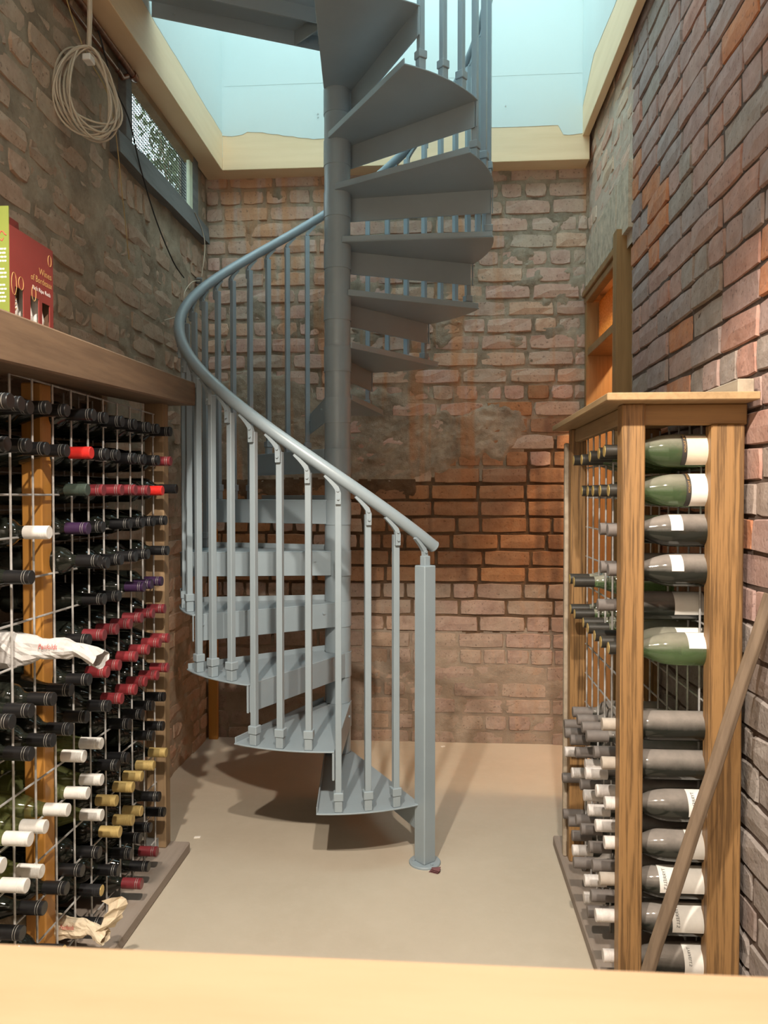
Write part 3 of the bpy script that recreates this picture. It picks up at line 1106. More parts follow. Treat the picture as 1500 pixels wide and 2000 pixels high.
# newel post at the foot of the rail
NP = Vector((-0.043 - CX, 2.451 - CY, 0))
th_n = math.atan2(-NP.x, -NP.y)
mb = MB()
w = 0.0245
mb.box((-w, -w, 0.006), (w, w, 0.958))
newel = part('newel_post', mb, M['steel'], st, NP, (0, 0, -th_n + math.radians(8)), bevel=0.003)
mb = MB()
mb.tube([(0, 0, 0), (0, 0, 0.005), (0, 0, 0.007)], [0.051, 0.051, 0.049], 36)
part('base_plate', mb, M['steel'], newel, smooth=True)
zt = ZR0 + KZ * th_n
mb = MB()
w = 0.0118
mb.box((-w, -w, 0.955), (w, w, zt - 0.055))
part('top_spigot', mb, M['steel'], newel, bevel=0.0015)
q = proto[1][3].copy()
src = ZR0 + KZ * (TH0 + proto[1][0]) - RISE
for v in q.vertices:
    v.co.z += zt - src
link('rail_bracket', q, newel, pol(-0.002, 0), (0, 0, PI))
mb = MB()
for k in range(3):
    a = k * 2.1 + 0.4
    mb.tube([(0.037 * math.cos(a), 0.037 * math.sin(a), 0.006), (0.037 * math.cos(a), 0.037 * math.sin(a), 0.011)], 0.005, 8)
part('anchor_bolt', mb, M['steel'], newel)

# landing at the top, running to the left wall
ZL = 15 * RISE
e1 = pol(1.0, math.radians(66))
LX = -1.012 - CX


def on_left(d, s=0):
    t = LX / d.x
    return d * t


back_end = on_left(e1)
mb = MB()
s0 = pol(1.0, math.radians(-4))
poly = [(0.0, 0.05), (back_end.x, back_end.y), (LX, 1.95 - CY), (s0.x * 0.98, 1.95 - CY), (0.05, -0.02)]
mb.prism(poly, ZL - 0.005, ZL)
perp = Vector((e1.y, -e1.x, 0))
if perp.y > 0:
    perp = -perp


def beam(mb, a, b, w, z0, z1, side):
    mb.prism([(a.x, a.y), (b.x, b.y), (b.x + side.x * w, b.y + side.y * w), (a.x + side.x * w, a.y + side.y * w)], z0, z1)


o1 = -perp * 0.004
beam(mb, o1 + e1 * 0.0, o1 + back_end * 0.985, 0.006, ZL - 0.056, ZL - 0.004, perp)
land = part('landing', mb, M['steel'], st)
mb = MB()
a = o1 + perp * 0.16 + e1 * 0.10
b = o1 + perp * 0.16 + e1 * 0.62
beam(mb, a, b, 0.006, ZL - 0.056, ZL - 0.005, perp)
part('joist', mb, M['steel'], land)
mb = MB()
a = o1 + e1 * 0.16 + perp * 0.006
b = o1 + e1 * 0.06 + perp * 0.22
beam(mb, a, b, 0.006, ZL - 0.056, ZL - 0.005, (e1 * 1.0))
part('joist', mb, M['steel'], land)
mb = MB()
a = pol(0.06, math.radians(-4)) + Vector((0, 0, 0))
beam(mb, a, pol(0.98, math.radians(-4)), 0.006, ZL - 0.056, ZL - 0.005, Vector((-1, 0, 0)))
part('joist', mb, M['steel'], land)
mb = MB()
mb.tube([Vector((0, 0, 0)), perp * 0.006], 0.006, 10)
lb = mb.mesh('bolt', M['steel'], True)
for s in (0.07, 0.115, 0.60):
    link('bolt', lb, land, o1 + e1 * s + perp * 0.006 + Vector((0, 0, ZL - 0.032)))

# ------------------------------------------------------------------ wine racks


def rpart(root, name, boxes, mat, bevel=0.003, rot=(0, 0, 0)):
    o0 = root.location
    lo = Vector((min(b[0][i] for b in boxes) for i in range(3)))
    hi = Vector((max(b[1][i] for b in boxes) for i in range(3)))
    c = (lo + hi) / 2
    mb = MB()
    for a, b in boxes:
        mb.box(tuple(Vector(a) - c), tuple(Vector(b) - c))
    return part(name, mb, mat, root, c - o0, rot, bevel=bevel)


def wires(root, plane_x, y0, y1, ys, z0, z1, zs, r=0.0026):
    o0 = root.location
    mb = MB()
    mb.tube([(0, 0, z0), (0, 0, z1)], r, 6)
    vm = mb.mesh('wire', M['wire'])
    mb = MB()
    mb.tube([(0, y0, 0), (0, y1, 0)], r, 6)
    hm = mb.mesh('wire', M['wire'])
    for y in ys:
        link('wire', vm, root, (plane_x - o0.x, y - o0.y, -o0.z))
    for z in zs:
        link('wire', hm, root, (plane_x - 2 * r * (1 if plane_x < 0 else -1) - o0.x, -o0.y, z - o0.z))


YN = 1.22
rackL = thing('wine_rack', 'long timber wine rack with galvanised wire grid along the left wall', 'wine rack', (-0.97, 1.85, 0), 'timber and mesh wine racks')
# head beam, very slightly lower at the near end
mb = MB()
def beam_l(xa, xb, zt_far, zb_far, zt_near, zb_near, far=2.515, near=YN):
    o0 = rackL.location
    vs8 = [(xa, near, zb_near), (xb, near, zb_near), (xb, far, zb_far), (xa, far, zb_far), (xa, near, zt_near), (xb, near, zt_near), (xb, far, zt_far), (xa, far, zt_far)]
    return [tuple(Vector(p) - o0) for p in vs8]
mb.add(beam_l(-0.945, -0.808, 1.556, 1.479, 1.523, 1.422), [(3, 2, 1, 0), (4, 5, 6, 7), (0, 1, 5, 4), (1, 2, 6, 5), (2, 3, 7, 6), (3, 0, 4, 7)])
part('top_beam', mb, M['beam'], rackL, bevel=0.004)
mb = MB()
mb.add(beam_l(-1.135, -0.945, 1.556, 1.535, 1.523, 1.502), [(3, 2, 1, 0), (4, 5, 6, 7), (0, 1, 5, 4), (1, 2, 6, 5), (2, 3, 7, 6), (3, 0, 4, 7)])
part('top_board', mb, M['beam'], rackL)
rpart(rackL, 'shelf_plank', [((-1.135, YN, 0.0), (-0.82, 2.472, 0.035))], M['plank'], 0.004)
rpart(rackL, 'post', [((-0.945, 2.416, 0.035), (-0.882, 2.462, 1.478))], M['post_dull'])
rpart(rackL, 'post', [((-0.972, 1.730, 0.035), (-0.922, 1.778, 1.443))], M['post_orange'])['label'] = 'orange varnished post in the middle'
rpart(rackL, 'post', [((-0.972, YN, 0.035), (-0.922, YN + 0.05, 1.422))], M['post_orange'])
rpart(rackL, 'post', [((-1.135, 2.416, 0.035), (-1.085, 2.462, 1.535))], M['post_dull'])
rpart(rackL, 'foot_bracket', [((-0.946, 2.4115, 0.035), (-0.905, 2.4145, 0.07)), ((-0.946, 2.375, 0.035), (-0.905, 2.4145, 0.037))], M['zinc'], 0)
ysL = [2.386 - 0.0908 * k for k in range(14)]
wires(rackL, -0.905, YN, 2.41, [y for y in ysL if y > YN], 0.037, 1.440, [1.440] + [1.3675 - 0.0928 * k for k in range(15)])
wires(rackL, -1.06, YN, 2.41, [y for y in ysL if y > YN], 0.037, 1.47, [1.33 - 0.0928 * k for k in range(15)], 0.0022)

rackR = thing('wine_rack', 'oak wine rack with galvanised wire grid standing against the right wall', 'wine rack', (0.54, 2.10, 0), 'timber and mesh wine racks')
rpart(rackR, 'top_board', [((0.362, 1.692, 1.385), (0.683, 2.50, 1.402))], M['oak_y'], 0.002)
rpart(rackR, 'end_rail', [((0.458, 1.765, 1.338), (0.684, 1.79, 1.385))], M['oak_x'])
rpart(rackR, 'front_rail', [((0.420, 1.80, 1.345), (0.44, 2.44, 1.385))], M['oak_y'])
rpart(rackR, 'post', [((0.408, 1.755, 0.035), (0.4595, 1.80, 1.385))], M['oak'])
rpart(rackR, 'post', [((0.604, 1.758, 0.035), (0.676, 1.80, 1.338))], M['oak'])
rpart(rackR, 'post', [((0.408, 2.415, 0.035), (0.455, 2.46, 1.385))], M['oak'])
rpart(rackR, 'post', [((0.63, 2.415, 0.035), (0.68, 2.46, 1.385))], M['oak'])
rpart(rackR, 'side_strip', [((0.395, 2.45, 0.035), (0.408, 2.475, 1.345))], M['batten'])
rpart(rackR, 'shelf_plank', [((0.386, 1.60, 0.0), (0.682, 2.605, 0.035))], M['plank'], 0.004)
ysR = [1.815 + 0.0425 + 0.085 * k for k in range(7)]
wires(rackR, 0.45, 1.80, 2.415, ysR, 0.036, 1.36, [1.2645 - 0.0905 * k for k in range(14)])
wires(rackR, 0.615, 1.80, 2.415, ysR, 0.036, 1.36, [1.241 - 0.0905 * k for k in range(14)])
mb = MB()
mb.box((-0.0175, -0.30, 0), (0.0175, 0.30, 0.03))
b = part('timber_batten', mb, M['batten'], None, (0.660, 2.012, 1.402), bevel=0.002)
tag(b, 'grey offcut batten lying on top of the right wine rack by the wall', 'batten')

# ---- bottles
BL = 0.264


def profile(kind):
    if kind == 'claret':
        p = [(0.0, 0.026), (0.003, 0.0315), (0.009, 0.0345), (0.156, 0.0345), (0.168, 0.0335), (0.178, 0.030), (0.186, 0.0235), (0.193, 0.0168), (0.201, 0.0142), (0.212, 0.0136), (BL - 0.003, 0.0134)]
    else:
        p = [(0.0, 0.029), (0.003, 0.035), (0.010, 0.0378), (0.112, 0.0378), (0.128, 0.0370), (0.143, 0.0345), (0.158, 0.0300), (0.172, 0.0245), (0.186, 0.0195), (0.199, 0.0160), (0.212, 0.0144), (BL - 0.003, 0.0138)]
    return p


def lathe_mesh(name, prof, mat, n=22, mats=None, mi=0):
    mb = MB()
    mb.lathe_x(prof, n)
    return mb.mesh(name, mats or mat, True)


BODY = {}
for kind in ('claret', 'burgundy'):
    for gm in ('dark_glass', 'olive_glass', 'green_glass', 'dusty_dark'):
        BODY[kind, gm] = lathe_mesh('wine_bottle', profile(kind), M[gm])


def cap_mesh(code, rings):
    e = BL
    p = [(0.2095, 0.0148), (e - 0.017, 0.0148)]
    if rings:
        for k in range(3):
            a = e - 0.0165 + k * 0.0042
            p += [(a, 0.0141), (a + 0.0007, 0.0141), (a + 0.001, 0.0149), (a + 0.0035, 0.0149)]
    p += [(e - 0.0015, 0.0149), (e, 0.0138)]
    mb = MB()
    mb.lathe_x(p, 20)
    return mb.mesh('capsule', CAPS[code][1], True, angle=0.5)


CAPM = {}
for c in CAPS:
    CAPM[c] = cap_mesh(c, c in 'BYRDVWPGKOw')
mb = MB()
mb.lathe_x([(BL - 0.0002, 0.0135), (BL + 0.0008, 0.0130)], 20)
DISC = mb.mesh('cap_disc', M['gold'], True)
mb = MB()
for k in range(2):
    a = BL - 0.0158 + k * 0.0052
    mb.lathe_x([(a, 0.01495), (a + 0.0006, 0.0151), (a + 0.0012, 0.01495)], 20)
RINGS = mb.mesh('cap_rings', M['silver_ring'], True)


def label_mesh(r, x0, x1, a0, a1, mat, name='paper_label', n=14):
    """a curved paper label; angle 0 is up (+z), positive angles go towards local +y"""
    vs, fs = [], []
    for i in range(n + 1):
        a = math.radians(a0 + (a1 - a0) * i / n)
        for x in (x0, x1):
            vs.append((x, r * math.sin(a), r * math.cos(a)))
    for i in range(n):
        fs.append((2 * i, 2 * i + 1, 2 * i + 3, 2 * i + 2))
    mb = MB()
    mb.add(vs, fs)
    me = mb.mesh(name, mat, True)
    return me


ORD = ['zeroth', 'first', 'second', 'third', 'fourth', 'fifth', 'sixth', 'seventh', 'eighth', 'ninth', 'tenth', 'eleventh', 'twelfth', 'thirteenth', 'fourteenth', 'fifteenth']


def bottle(me, capcode, loc, rotz, label, group, roll=0.0, tilt=0.0):
    o = link('wine_bottle', me, None, loc, (roll, tilt, rotz))
    tag(o, label, 'bottle', group)
    link('capsule', CAPM[capcode], o)
    if capcode in 'TO':
        link('cap_disc', DISC, o)['label'] = 'gold end of the capsule'
    if capcode in 'BDRP':
        link('cap_rings', RINGS, o)
    return o


LEFT = {
    0: '0,-0.83,1.379,B 1,-0.836,1.38,B 2,-0.829,1.377,B 3,-0.833,1.377,B 4,-0.831,1.376,B 5,-0.835,1.376,B 6,-0.825,1.374,B 7,-0.846,1.375,B 8,-0.843,1.371,B 9,-0.834,1.361,B 10,-0.802,1.357,B 11,-0.772,1.351,B',
    1: '0,-0.831,1.287,D 1,-0.836,1.286,B 2,-0.843,1.284,B 3,-0.834,1.283,B 4,-0.843,1.287,B 5,-0.833,1.285,B 6,-0.832,1.283,V 7,-0.847,1.283,B 8,-0.847,1.282,B 9,-0.838,1.283,B 10,-0.831,1.28,B',
    2: '0,-0.813,1.201,Y 1,-0.824,1.195,V 2,-0.832,1.195,D 3,-0.834,1.196,D 4,-0.834,1.195,D 5,-0.843,1.194,D 6,-0.842,1.194,K',
    3: '0,-0.847,1.103,B 1,-0.851,1.103,B 2,-0.849,1.103,B 3,-0.849,1.102,B 5,-0.845,1.101,B 6,-0.841,1.101,P 8,-0.844,1.1,W',
    4: '0,-0.841,1.009,B 2,-0.834,1.012,B 3,-0.834,1.012,B 4,-0.836,1.011,B 5,-0.834,1.01,B 6,-0.814,1.023,B 9,-0.835,1.036,B',
    5: '0,-0.861,0.913,P 1,-0.859,0.914,P 2,-0.847,0.917,P 4,-0.843,0.914,B 5,-0.843,0.918,B',
    6: '0,-0.853,0.827,D 1,-0.855,0.826,D 2,-0.855,0.827,D 3,-0.85,0.825,D 4,-0.85,0.826,D 5,-0.844,0.827,D 6,-0.841,0.831,B',
    7: '0,-0.842,0.735,R 1,-0.835,0.737,R 2,-0.836,0.735,R 3,-0.835,0.734,R 4,-0.844,0.73,R 5,-0.836,0.733,R 6,-0.841,0.735,B 7,-0.842,0.733,B 8,-0.837,0.736,B 9,-0.838,0.736,B 10,-0.827,0.74,B',
    8: '0,-0.844,0.642,R 1,-0.843,0.639,R 2,-0.844,0.642,R 3,-0.837,0.642,R 4,-0.838,0.641,R 5,-0.833,0.646,B 6,-0.848,0.644,B 7,-0.844,0.642,B 8,-0.839,0.645,B 9,-0.839,0.646,B',
    9: '0,-0.855,0.55,B 1,-0.858,0.547,B 2,-0.854,0.547,B 3,-0.855,0.546,B 5,-0.854,0.55,W 6,-0.856,0.548,W',
    10: '0,-0.859,0.458,B 1,-0.857,0.456,B 3,-0.86,0.451,B 4,-0.85,0.462,B 5,-0.854,0.457,W 6,-0.848,0.458,W 7,-0.852,0.454,W 8,-0.858,0.454,W 9,-0.843,0.468,W 10,-0.849,0.457,W',
    11: '0,-0.851,0.374,G 1,-0.856,0.365,G 2,-0.857,0.366,G 3,-0.847,0.369,G 4,-0.855,0.367,G 5,-0.854,0.366,W 8,-0.868,0.355,W 9,-0.852,0.37,W',
    12: '1,-0.839,0.271,B 2,-0.859,0.264,G 3,-0.848,0.276,G 4,-0.846,0.283,G 5,-0.861,0.27,B 6,-0.863,0.268,B 7,-0.857,0.271,B 8,-0.863,0.273,B 9,-0.862,0.27,B',
    13: '0,-0.857,0.186,B 1,-0.867,0.176,B 2,-0.864,0.184,B 3,-0.853,0.182,B 4,-0.851,0.179,B 5,-0.857,0.172,O 8,-0.821,0.225,O',
    14: '1,-0.848,0.116,D 2,-0.839,0.12,B 3,-0.824,0.128,D 5,-0.856,0.086,B',
}
RIGHT = {
    1: '0,0.382,1.283,T 1,0.387,1.282,T 2,0.382,1.279,T 3,0.377,1.275,T 5,0.385,1.281,T',
    0: '0,0.392,1.192,T 1,0.39,1.192,T 2,0.39,1.192,T 3,0.393,1.192,T 4,0.393,1.193,T',
    -1: '0,0.39,1.1,A 1,0.39,1.099,A',
    -2: '0,0.392,1.008,A 1,0.392,1.007,A',
    -3: '1,0.386,0.914,A 4,0.373,0.942,T 5,0.376,0.941,T',
    -4: '0,0.394,0.826,T 1,0.394,0.824,T 2,0.396,0.824,T 3,0.395,0.828,T 4,0.399,0.829,T 5,0.39,0.84,T 6,0.393,0.842,T',
    -6: '0,0.38,0.647,U',
    -7: '0,0.38,0.556,U 1,0.379,0.553,A 2,0.377,0.566,A 3,0.381,0.563,A 4,0.384,0.558,A 5,0.386,0.556,A',
    -8: '0,0.388,0.462,W 1,0.385,0.458,W 2,0.375,0.496,W 3,0.39,0.429,W 4,0.38,0.467,A 5,0.38,0.475,A 6,0.378,0.469,A 7,0.39,0.47,A',
    -9: '0,0.387,0.369,W 1,0.384,0.372,W 2,0.382,0.375,W 3,0.387,0.38,W 4,0.393,0.377,A 5,0.384,0.379,W 6,0.378,0.412,W',
    -10: '0,0.377,0.283,U 1,0.377,0.273,A 2,0.385,0.263,A 3,0.38,0.289,A 4,0.382,0.278,A 7,0.385,0.302,A',
    -11: '0,0.368,0.23,W 1,0.374,0.213,A 2,0.374,0.238,W 3,0.361,0.234,A 4,0.373,0.158,W 5,0.386,0.196,A 6,0.39,0.201,A 7,0.388,0.189,A',
    -12: '0,0.386,0.101,W 2,0.382,0.112,A 3,0.389,0.104,W',
}

LEFT_FIX = {(13, 8): 0.178, (14, 3): 0.098, (14, 1): 0.103, (14, 2): 0.102, (4, 9): 1.012}
rb = random.Random(21)
# labels say the row from the top and the place counted from the far end post
for row, txt in LEFT.items():
    items = [t.split(',') for t in txt.split()]
    items.sort(key=lambda t: int(t[0]))
    for i, (j, x, z, c) in enumerate(items):
        j, x, z = int(j), float(x), float(z)
        z = LEFT_FIX.get((row, j), z)
        y = 2.341 - 0.0908 * j
        if c in 'WG' and row >= 9:
            me = BODY['burgundy' if c == 'W' else 'claret', 'olive_glass' if c == 'W' else 'dark_glass']
        else:
            me = BODY['claret' if rb.random() < 0.7 else 'burgundy', 'dark_glass']
        lab = f"{CAPS[c][0]}-capped wine bottle in left rack, {ORD[row + 1]} row down, {ORD[i + 1]} from the far post"
        bottle(me, c, (x - BL, y, z), 0, lab, 'wine bottles in the left rack', rb.uniform(0, 6.28), 0)

RIGHT_FIX = {(-8, 3): 0.462, (-11, 3): 0.198, (-11, 4): 0.192, (-11, 2): 0.193, (-11, 0): 0.196, (-10, 2): 0.280, (-8, 2): 0.470, (-11, 1): 0.198}
LBL = {  # near-end labels: (x0, x1 measured from the bottle base), material, band
    1: (0.018, 0.088, -150, -32, 'label', True), 0: (0.018, 0.088, -160, -5, 'label_white', True), -1: (0.118 - 0.015, 0.142 - 0.012, -88, -20, 'label_white', False),
    -2: (0.118 - 0.015, 0.142 - 0.012, -88, -20, 'label_white', False), -4: (0.018, 0.092, -78, -4, 'label_white', False),
    -8: (0.018, 0.084, -110, -4, 'label_white', False), -9: (0.018, 0.086, -118, -4, 'label_white', False), -10: (0.018, 0.136, -105, -2, 'label_white', False),
    -11: (0.018, 0.098, -112, -4, 'label_white', False), -12: (0.018, 0.088, -112, -4, 'label_white', False)}
rows_sorted = sorted(RIGHT, reverse=True)
for row in rows_sorted:
    items = [t.split(',') for t in RIGHT[row].split()]
    items.sort(key=lambda t: int(t[0]))
    rn = rows_sorted.index(row) + 1
    for i, (j, x, z, c) in enumerate(items):
        j, x, z = int(j), float(x), float(z)
        z = RIGHT_FIX.get((row, j), z)
        y = 1.815 + 0.085 * j
        cc = 'w' if c == 'W' else c
        if c == 'T':
            kind = ('burgundy', 'green_glass')
        elif row in (-6, -7):
            kind = ('claret', 'dusty_dark')
        else:
            kind = ('burgundy' if j == 0 or rb.random() < 0.5 else 'claret', 'dusty_dark')
        lab = f"{CAPS[c][0]}-capped wine bottle in right rack, {ORD[rn]} row down, {ORD[i + 1]} from the near post"
        o = bottle(BODY[kind], cc, (x + BL, y, z), PI, lab, 'wine bottles in the right rack')
        r = (0.0378 if kind[0] == 'burgundy' else 0.0345) + 0.0006
        if j == 0 and row in LBL:
            x0, x1, a0, a1, mt, band = LBL[row]
            # the bottle is turned about z, so its -y side is local +y
            lb = link('paper_label', label_mesh(r, x0, x1, -a1, -a0, M[mt]), o)
            if band:
                link('label_band', label_mesh(r + 0.0003, x1, x1 + 0.011, -a1, -a0, M['band'], 'label_band'), o)
                t = text_mesh('HUNTER  TULLOCH', 0.0062, M['gold_ink'])
                wrap = (x1 + 0.003, r + 0.0008, 16)
            elif row <= -8:
                t = text_mesh("TYRRELL'S", 0.0105 if row != -12 else 0.009, M['ink'])
                wrap = (x1 - 0.016, r + 0.0005, 22)
            else:
                continue
            bw, bx_r, a_start = wrap
            for v in t.vertices:
                a = math.radians(a_start) + v.co.x / bx_r
                hgt = v.co.y
                v.co = Vector((bw + hgt, bx_r * math.sin(a), bx_r * math.cos(a)))
            link('label_lettering', t, lb)
        elif c in 'TA' and row > -6 and j > 0 and rb.random() < 0.7:
            link('paper_label', label_mesh(r, 0.02, 0.09, 10, 120, M['label_white']), o)

# one bottle in the top rows carries a word on its capsule
t = text_mesh('ATILLA', 0.011, M['white_ink'])
for v in t.vertices:
    a = math.radians(-10) + (0.045 - v.co.x) / 0.0151
    v.co = Vector((0.214 + v.co.y, -0.0151 * math.sin(a), 0.0151 * math.cos(a)))
cand = [o for o in C.objects if o.name.startswith('wine_bottle') and abs(o.location.y - (2.341 - 0.0908 * 9)) < 0.01 and abs(o.location.z - 1.283) < 0.03]
if cand:
    tl = link('capsule_lettering', t, cand[0])
    cand[0].rotation_euler = (0, 0, 0)


# ---- bottles wrapped in printed tissue
def wrapped(loc, L, r0, seed, mat, flare):
    rr = random.Random(seed)
    mb = MB()
    nseg, nring = 20, 26
    vs, fs = [], []
    for i in range(nring + 1):
        t = i / nring
        x = t * L
        if t < 0.50: r = r0
        elif t < 0.66: r = r0 + (0.022 - r0) * (t - 0.50) / 0.16
        elif t < 0.82: r = 0.022
        elif t < 0.87: r = 0.0145
        else: r = 0.0145 + flare * (t - 0.87) / 0.13
        for k in range(nseg):
            a = 2 * PI * k / nseg
            rad = r * (1 + 0.10 * math.sin(3 * a + 9 * t + seed) + rr.uniform(-0.10, 0.10))
            sag = -0.022 * max(0, t - 0.86) / 0.14
            vs.append((x + rr.uniform(-.003, .003), rad * math.cos(a), rad * math.sin(a) * (1 - 0.5 * max(0, t - 0.87) / 0.13) + sag))
    for i in range(nring):
        for k in range(nseg):
            fs.append((i * nseg + k, (i + 1) * nseg + k, (i + 1) * nseg + (k + 1) % nseg, i * nseg + (k + 1) % nseg))
    fs.append(tuple(range(nseg)))
    mb.add(vs, fs)
    o = part('wrapped_bottle', mb, mat, None, loc)
    return o


wb = wrapped((-1.115, 1.615, 0.845), 0.385, 0.040, 3, M['paper'], 0.022)
tag(wb, 'bottle wrapped in white printed tissue, twisted at its end, in left rack', 'bottle')
t = text_mesh('Penfolds', 0.017, M['red_ink'])
for v in t.vertices:
    a = math.radians(35) + (0.02 - v.co.y) / 0.026
    v.co = Vector((0.255 + v.co.x * 0.75, -0.0262 * math.sin(a), 0.0262 * math.cos(a)))
link('red_lettering', t, wb)
wb2 = wrapped((-1.09, 1.795, 0.128), 0.285, 0.034, 8, M['kraft'], 0.012)
tag(wb2, 'bottle in crumpled yellowed printed tissue near bottom of left rack', 'bottle')
t = text_mesh('Penfolds', 0.015, M['red_ink'])
for v in t.vertices:
    a = math.radians(30) + (0.02 - v.co.y) / 0.026
    v.co = Vector((0.18 + v.co.x * 0.7, -0.0262 * math.sin(a), 0.0262 * math.cos(a)))
link('red_lettering', t, wb2)
mb = MB()
rr = random.Random(5)
vs, fs = [], []
for i in range(8):
    for k in range(4):
        t_ = i / 7
        vs.append((0.255 + 0.035 * math.sin(2.2 * t_) + 0.012 * k + rr.uniform(-.005, .005), rr.uniform(-.008, .008) - 0.01 + 0.012 * k, -0.012 + 0.085 * t_ + rr.uniform(-.004, .004)))
for i in range(7):
    for k in range(3):
        fs.append((i * 4 + k, i * 4 + k + 1, i * 4 + k + 5, i * 4 + k + 4))
mb.add(vs, fs)
part('tissue_end', mb, M['kraft'], wb2)

# ------------------------------------------------------------------ carton on the left rack
cy0, cy1, cz0 = 1.462, 1.632, 1.5435
ca = thing('wine_carton', 'red and lime green cardboard wine carton standing on the left rack beam', 'carton', (-0.90, 1.547, 1.536))
A0 = ca.location


def card(name, boxes, mat, loc=None):
    mb = MB()
    for lo, hi in boxes:
        mb.box(tuple(Vector(lo) - A0), tuple(Vector(hi) - A0))
    return part(name, mb, mat, ca)


XC = -0.84
zt = 1.712
H1 = 1.588
wins = [(1.480, 1.512, 1.596), (1.538, 1.572, 1.593), (1.585, 1.617, 1.590)]
bx = [((XC - 0.002, cy0, 1.60), (XC, cy1, zt))]
edges = [cy0] + [v for w in wins for v in w[:2]] + [cy1]
for a, b in ((cy0, wins[0][0]), (wins[0][1], wins[1][0]), (wins[1][1], wins[2][0]), (wins[2][1], cy1)):
    bx.append(((XC - 0.002, a, 1.536), (XC, b, 1.60)))
for a, b, z in wins:
    bx.append(((XC - 0.002, a, z), (XC, b, 1.60)))
front = card('front_panel', bx, M['carton_red'])
green = card('end_panel', [((XC - 0.13, cy0 - 0.0015, 1.536), (XC - 0.0005, cy0, zt + 0.035))], M['carton_green'])
card('end_panel', [((XC - 0.13, cy1, 1.536), (XC - 0.001, cy1 + 0.0015, zt))], M['card_in'])
card('back_panel', [((XC - 0.132, cy0, 1.536), (XC - 0.13, cy1, zt))], M['card_in'])
mb = MB()
q = [(XC - 0.045, cy0 + 0.002, zt + 0.045), (XC - 0.045, 1.575, zt + 0.043), (XC - 0.055, 1.60, zt), (XC - 0.055, cy0 + 0.002, zt - 0.05), (XC - 0.055, 1.60, zt - 0.05)]
mb.add([tuple(Vector(p) - A0) for p in (q[0], q[1], q[2], q[4], q[3])] + [tuple(Vector(p) - A0 - Vector((0.002, 0, 0))) for p in (q[0], q[1], q[2], q[4], q[3])],
       [(0, 1, 2, 3, 4), (9, 8, 7, 6, 5), (0, 5, 6, 1), (1, 6, 7, 2), (2, 7, 8, 3), (3, 8, 9, 4), (4, 9, 5, 0)])
part('carrying_handle', mb, M['carton_red'], ca)
for s, sz, y, z, ink in (('Wines', 0.020, 1.572, 1.646, 'gold_ink'), ('of Bordeaux', 0.019, 1.539, 1.627, 'gold_ink'), ('Rich Ripe Reds', 0.0122, 1.545, 1.6085, 'white_ink')):
    me = text_mesh(s, sz, M[ink])
    w = max(v.co.x for v in me.vertices)
    lim = cy1 - 0.006 - y
    k = min(1, lim / w)
    for v in me.vertices:
        v.co = Vector((XC + 0.0006, y + v.co.x * k, z + v.co.y)) - A0
    link('lettering', me, front)
mb = MB()
for yc, zc_, ry, rz in ((1.476, 1.60, 0.009, 0.022), (1.502, 1.607, 0.009, 0.013), (1.551, 1.60, 0.008, 0.016), (1.617, 1.686, 0.007, 0.012)):
    mb.tube([tuple(Vector((XC + 0.0006, yc + ry * math.cos(a), zc_ + rz * math.sin(a))) - A0) for a in [2 * PI * k / 24 for k in range(24)]], 0.00045, 4, closed=True)
for k in range(4):
    mb.tube([tuple(Vector((XC - 0.012, 1.487 + 0.002 * q, 1.556 + 0.009 * k + 0.0003 * (q - 5) ** 2 / 2)) - A0) for q in range(11)], 0.0008, 4)
part('line_drawing', mb, M['gold_ink'], front)
mb = MB()
rr = random.Random(2)
zl = 1.662
while zl > 1.556:
    if not (1.624 < zl < 1.632 or 1.592 < zl < 1.60):
        x = XC - 0.006
        L = rr.uniform(0.03, 0.05)
        xs = x - L
        while xs < x - 0.003:
            ww = rr.uniform(0.003, 0.008)
            mb.box(tuple(Vector((xs, cy0 - 0.0019, zl)) - A0), tuple(Vector((min(xs + ww, x), cy0 - 0.0016, zl + 0.0030)) - A0))
            xs += ww + 0.0016
    zl -= 0.0078
part('printed_text', mb, M['white_ink'], green)
mb = MB()
mb.tube([tuple(Vector((XC - 0.040 + 0.0035 * k, cy0 - 0.0018, 1.684 + 0.006 * math.sin(k * 1.1) + 0.0012 * k)) - A0) for k in range(11)], 0.0011, 5)
mb.tube([tuple(Vector((XC - 0.035 + 0.003 * k, cy0 - 0.0018, 1.676 + 0.004 * math.sin(k * 1.6) + 0.001 * k)) - A0) for k in range(9)], 0.0009, 5)
part('script_flourish', mb, M['red_ink'], green)
mb = MB()
for yc in (1.510, 1.565, 1.612):
    p = [(0, 0.0), (0.001, 0.012), (0.02, 0.016), (0.055, 0.010), (0.10, 0.009)]
    q = MB(); q.lathe_x(p, 14)
    mb.add([tuple(Vector((XC - 0.028 + v[1], yc + v[2], 1.537 + v[0])) - A0) for v in q.v], q.f)
part('bottle_base', mb, M['label_white'], ca)

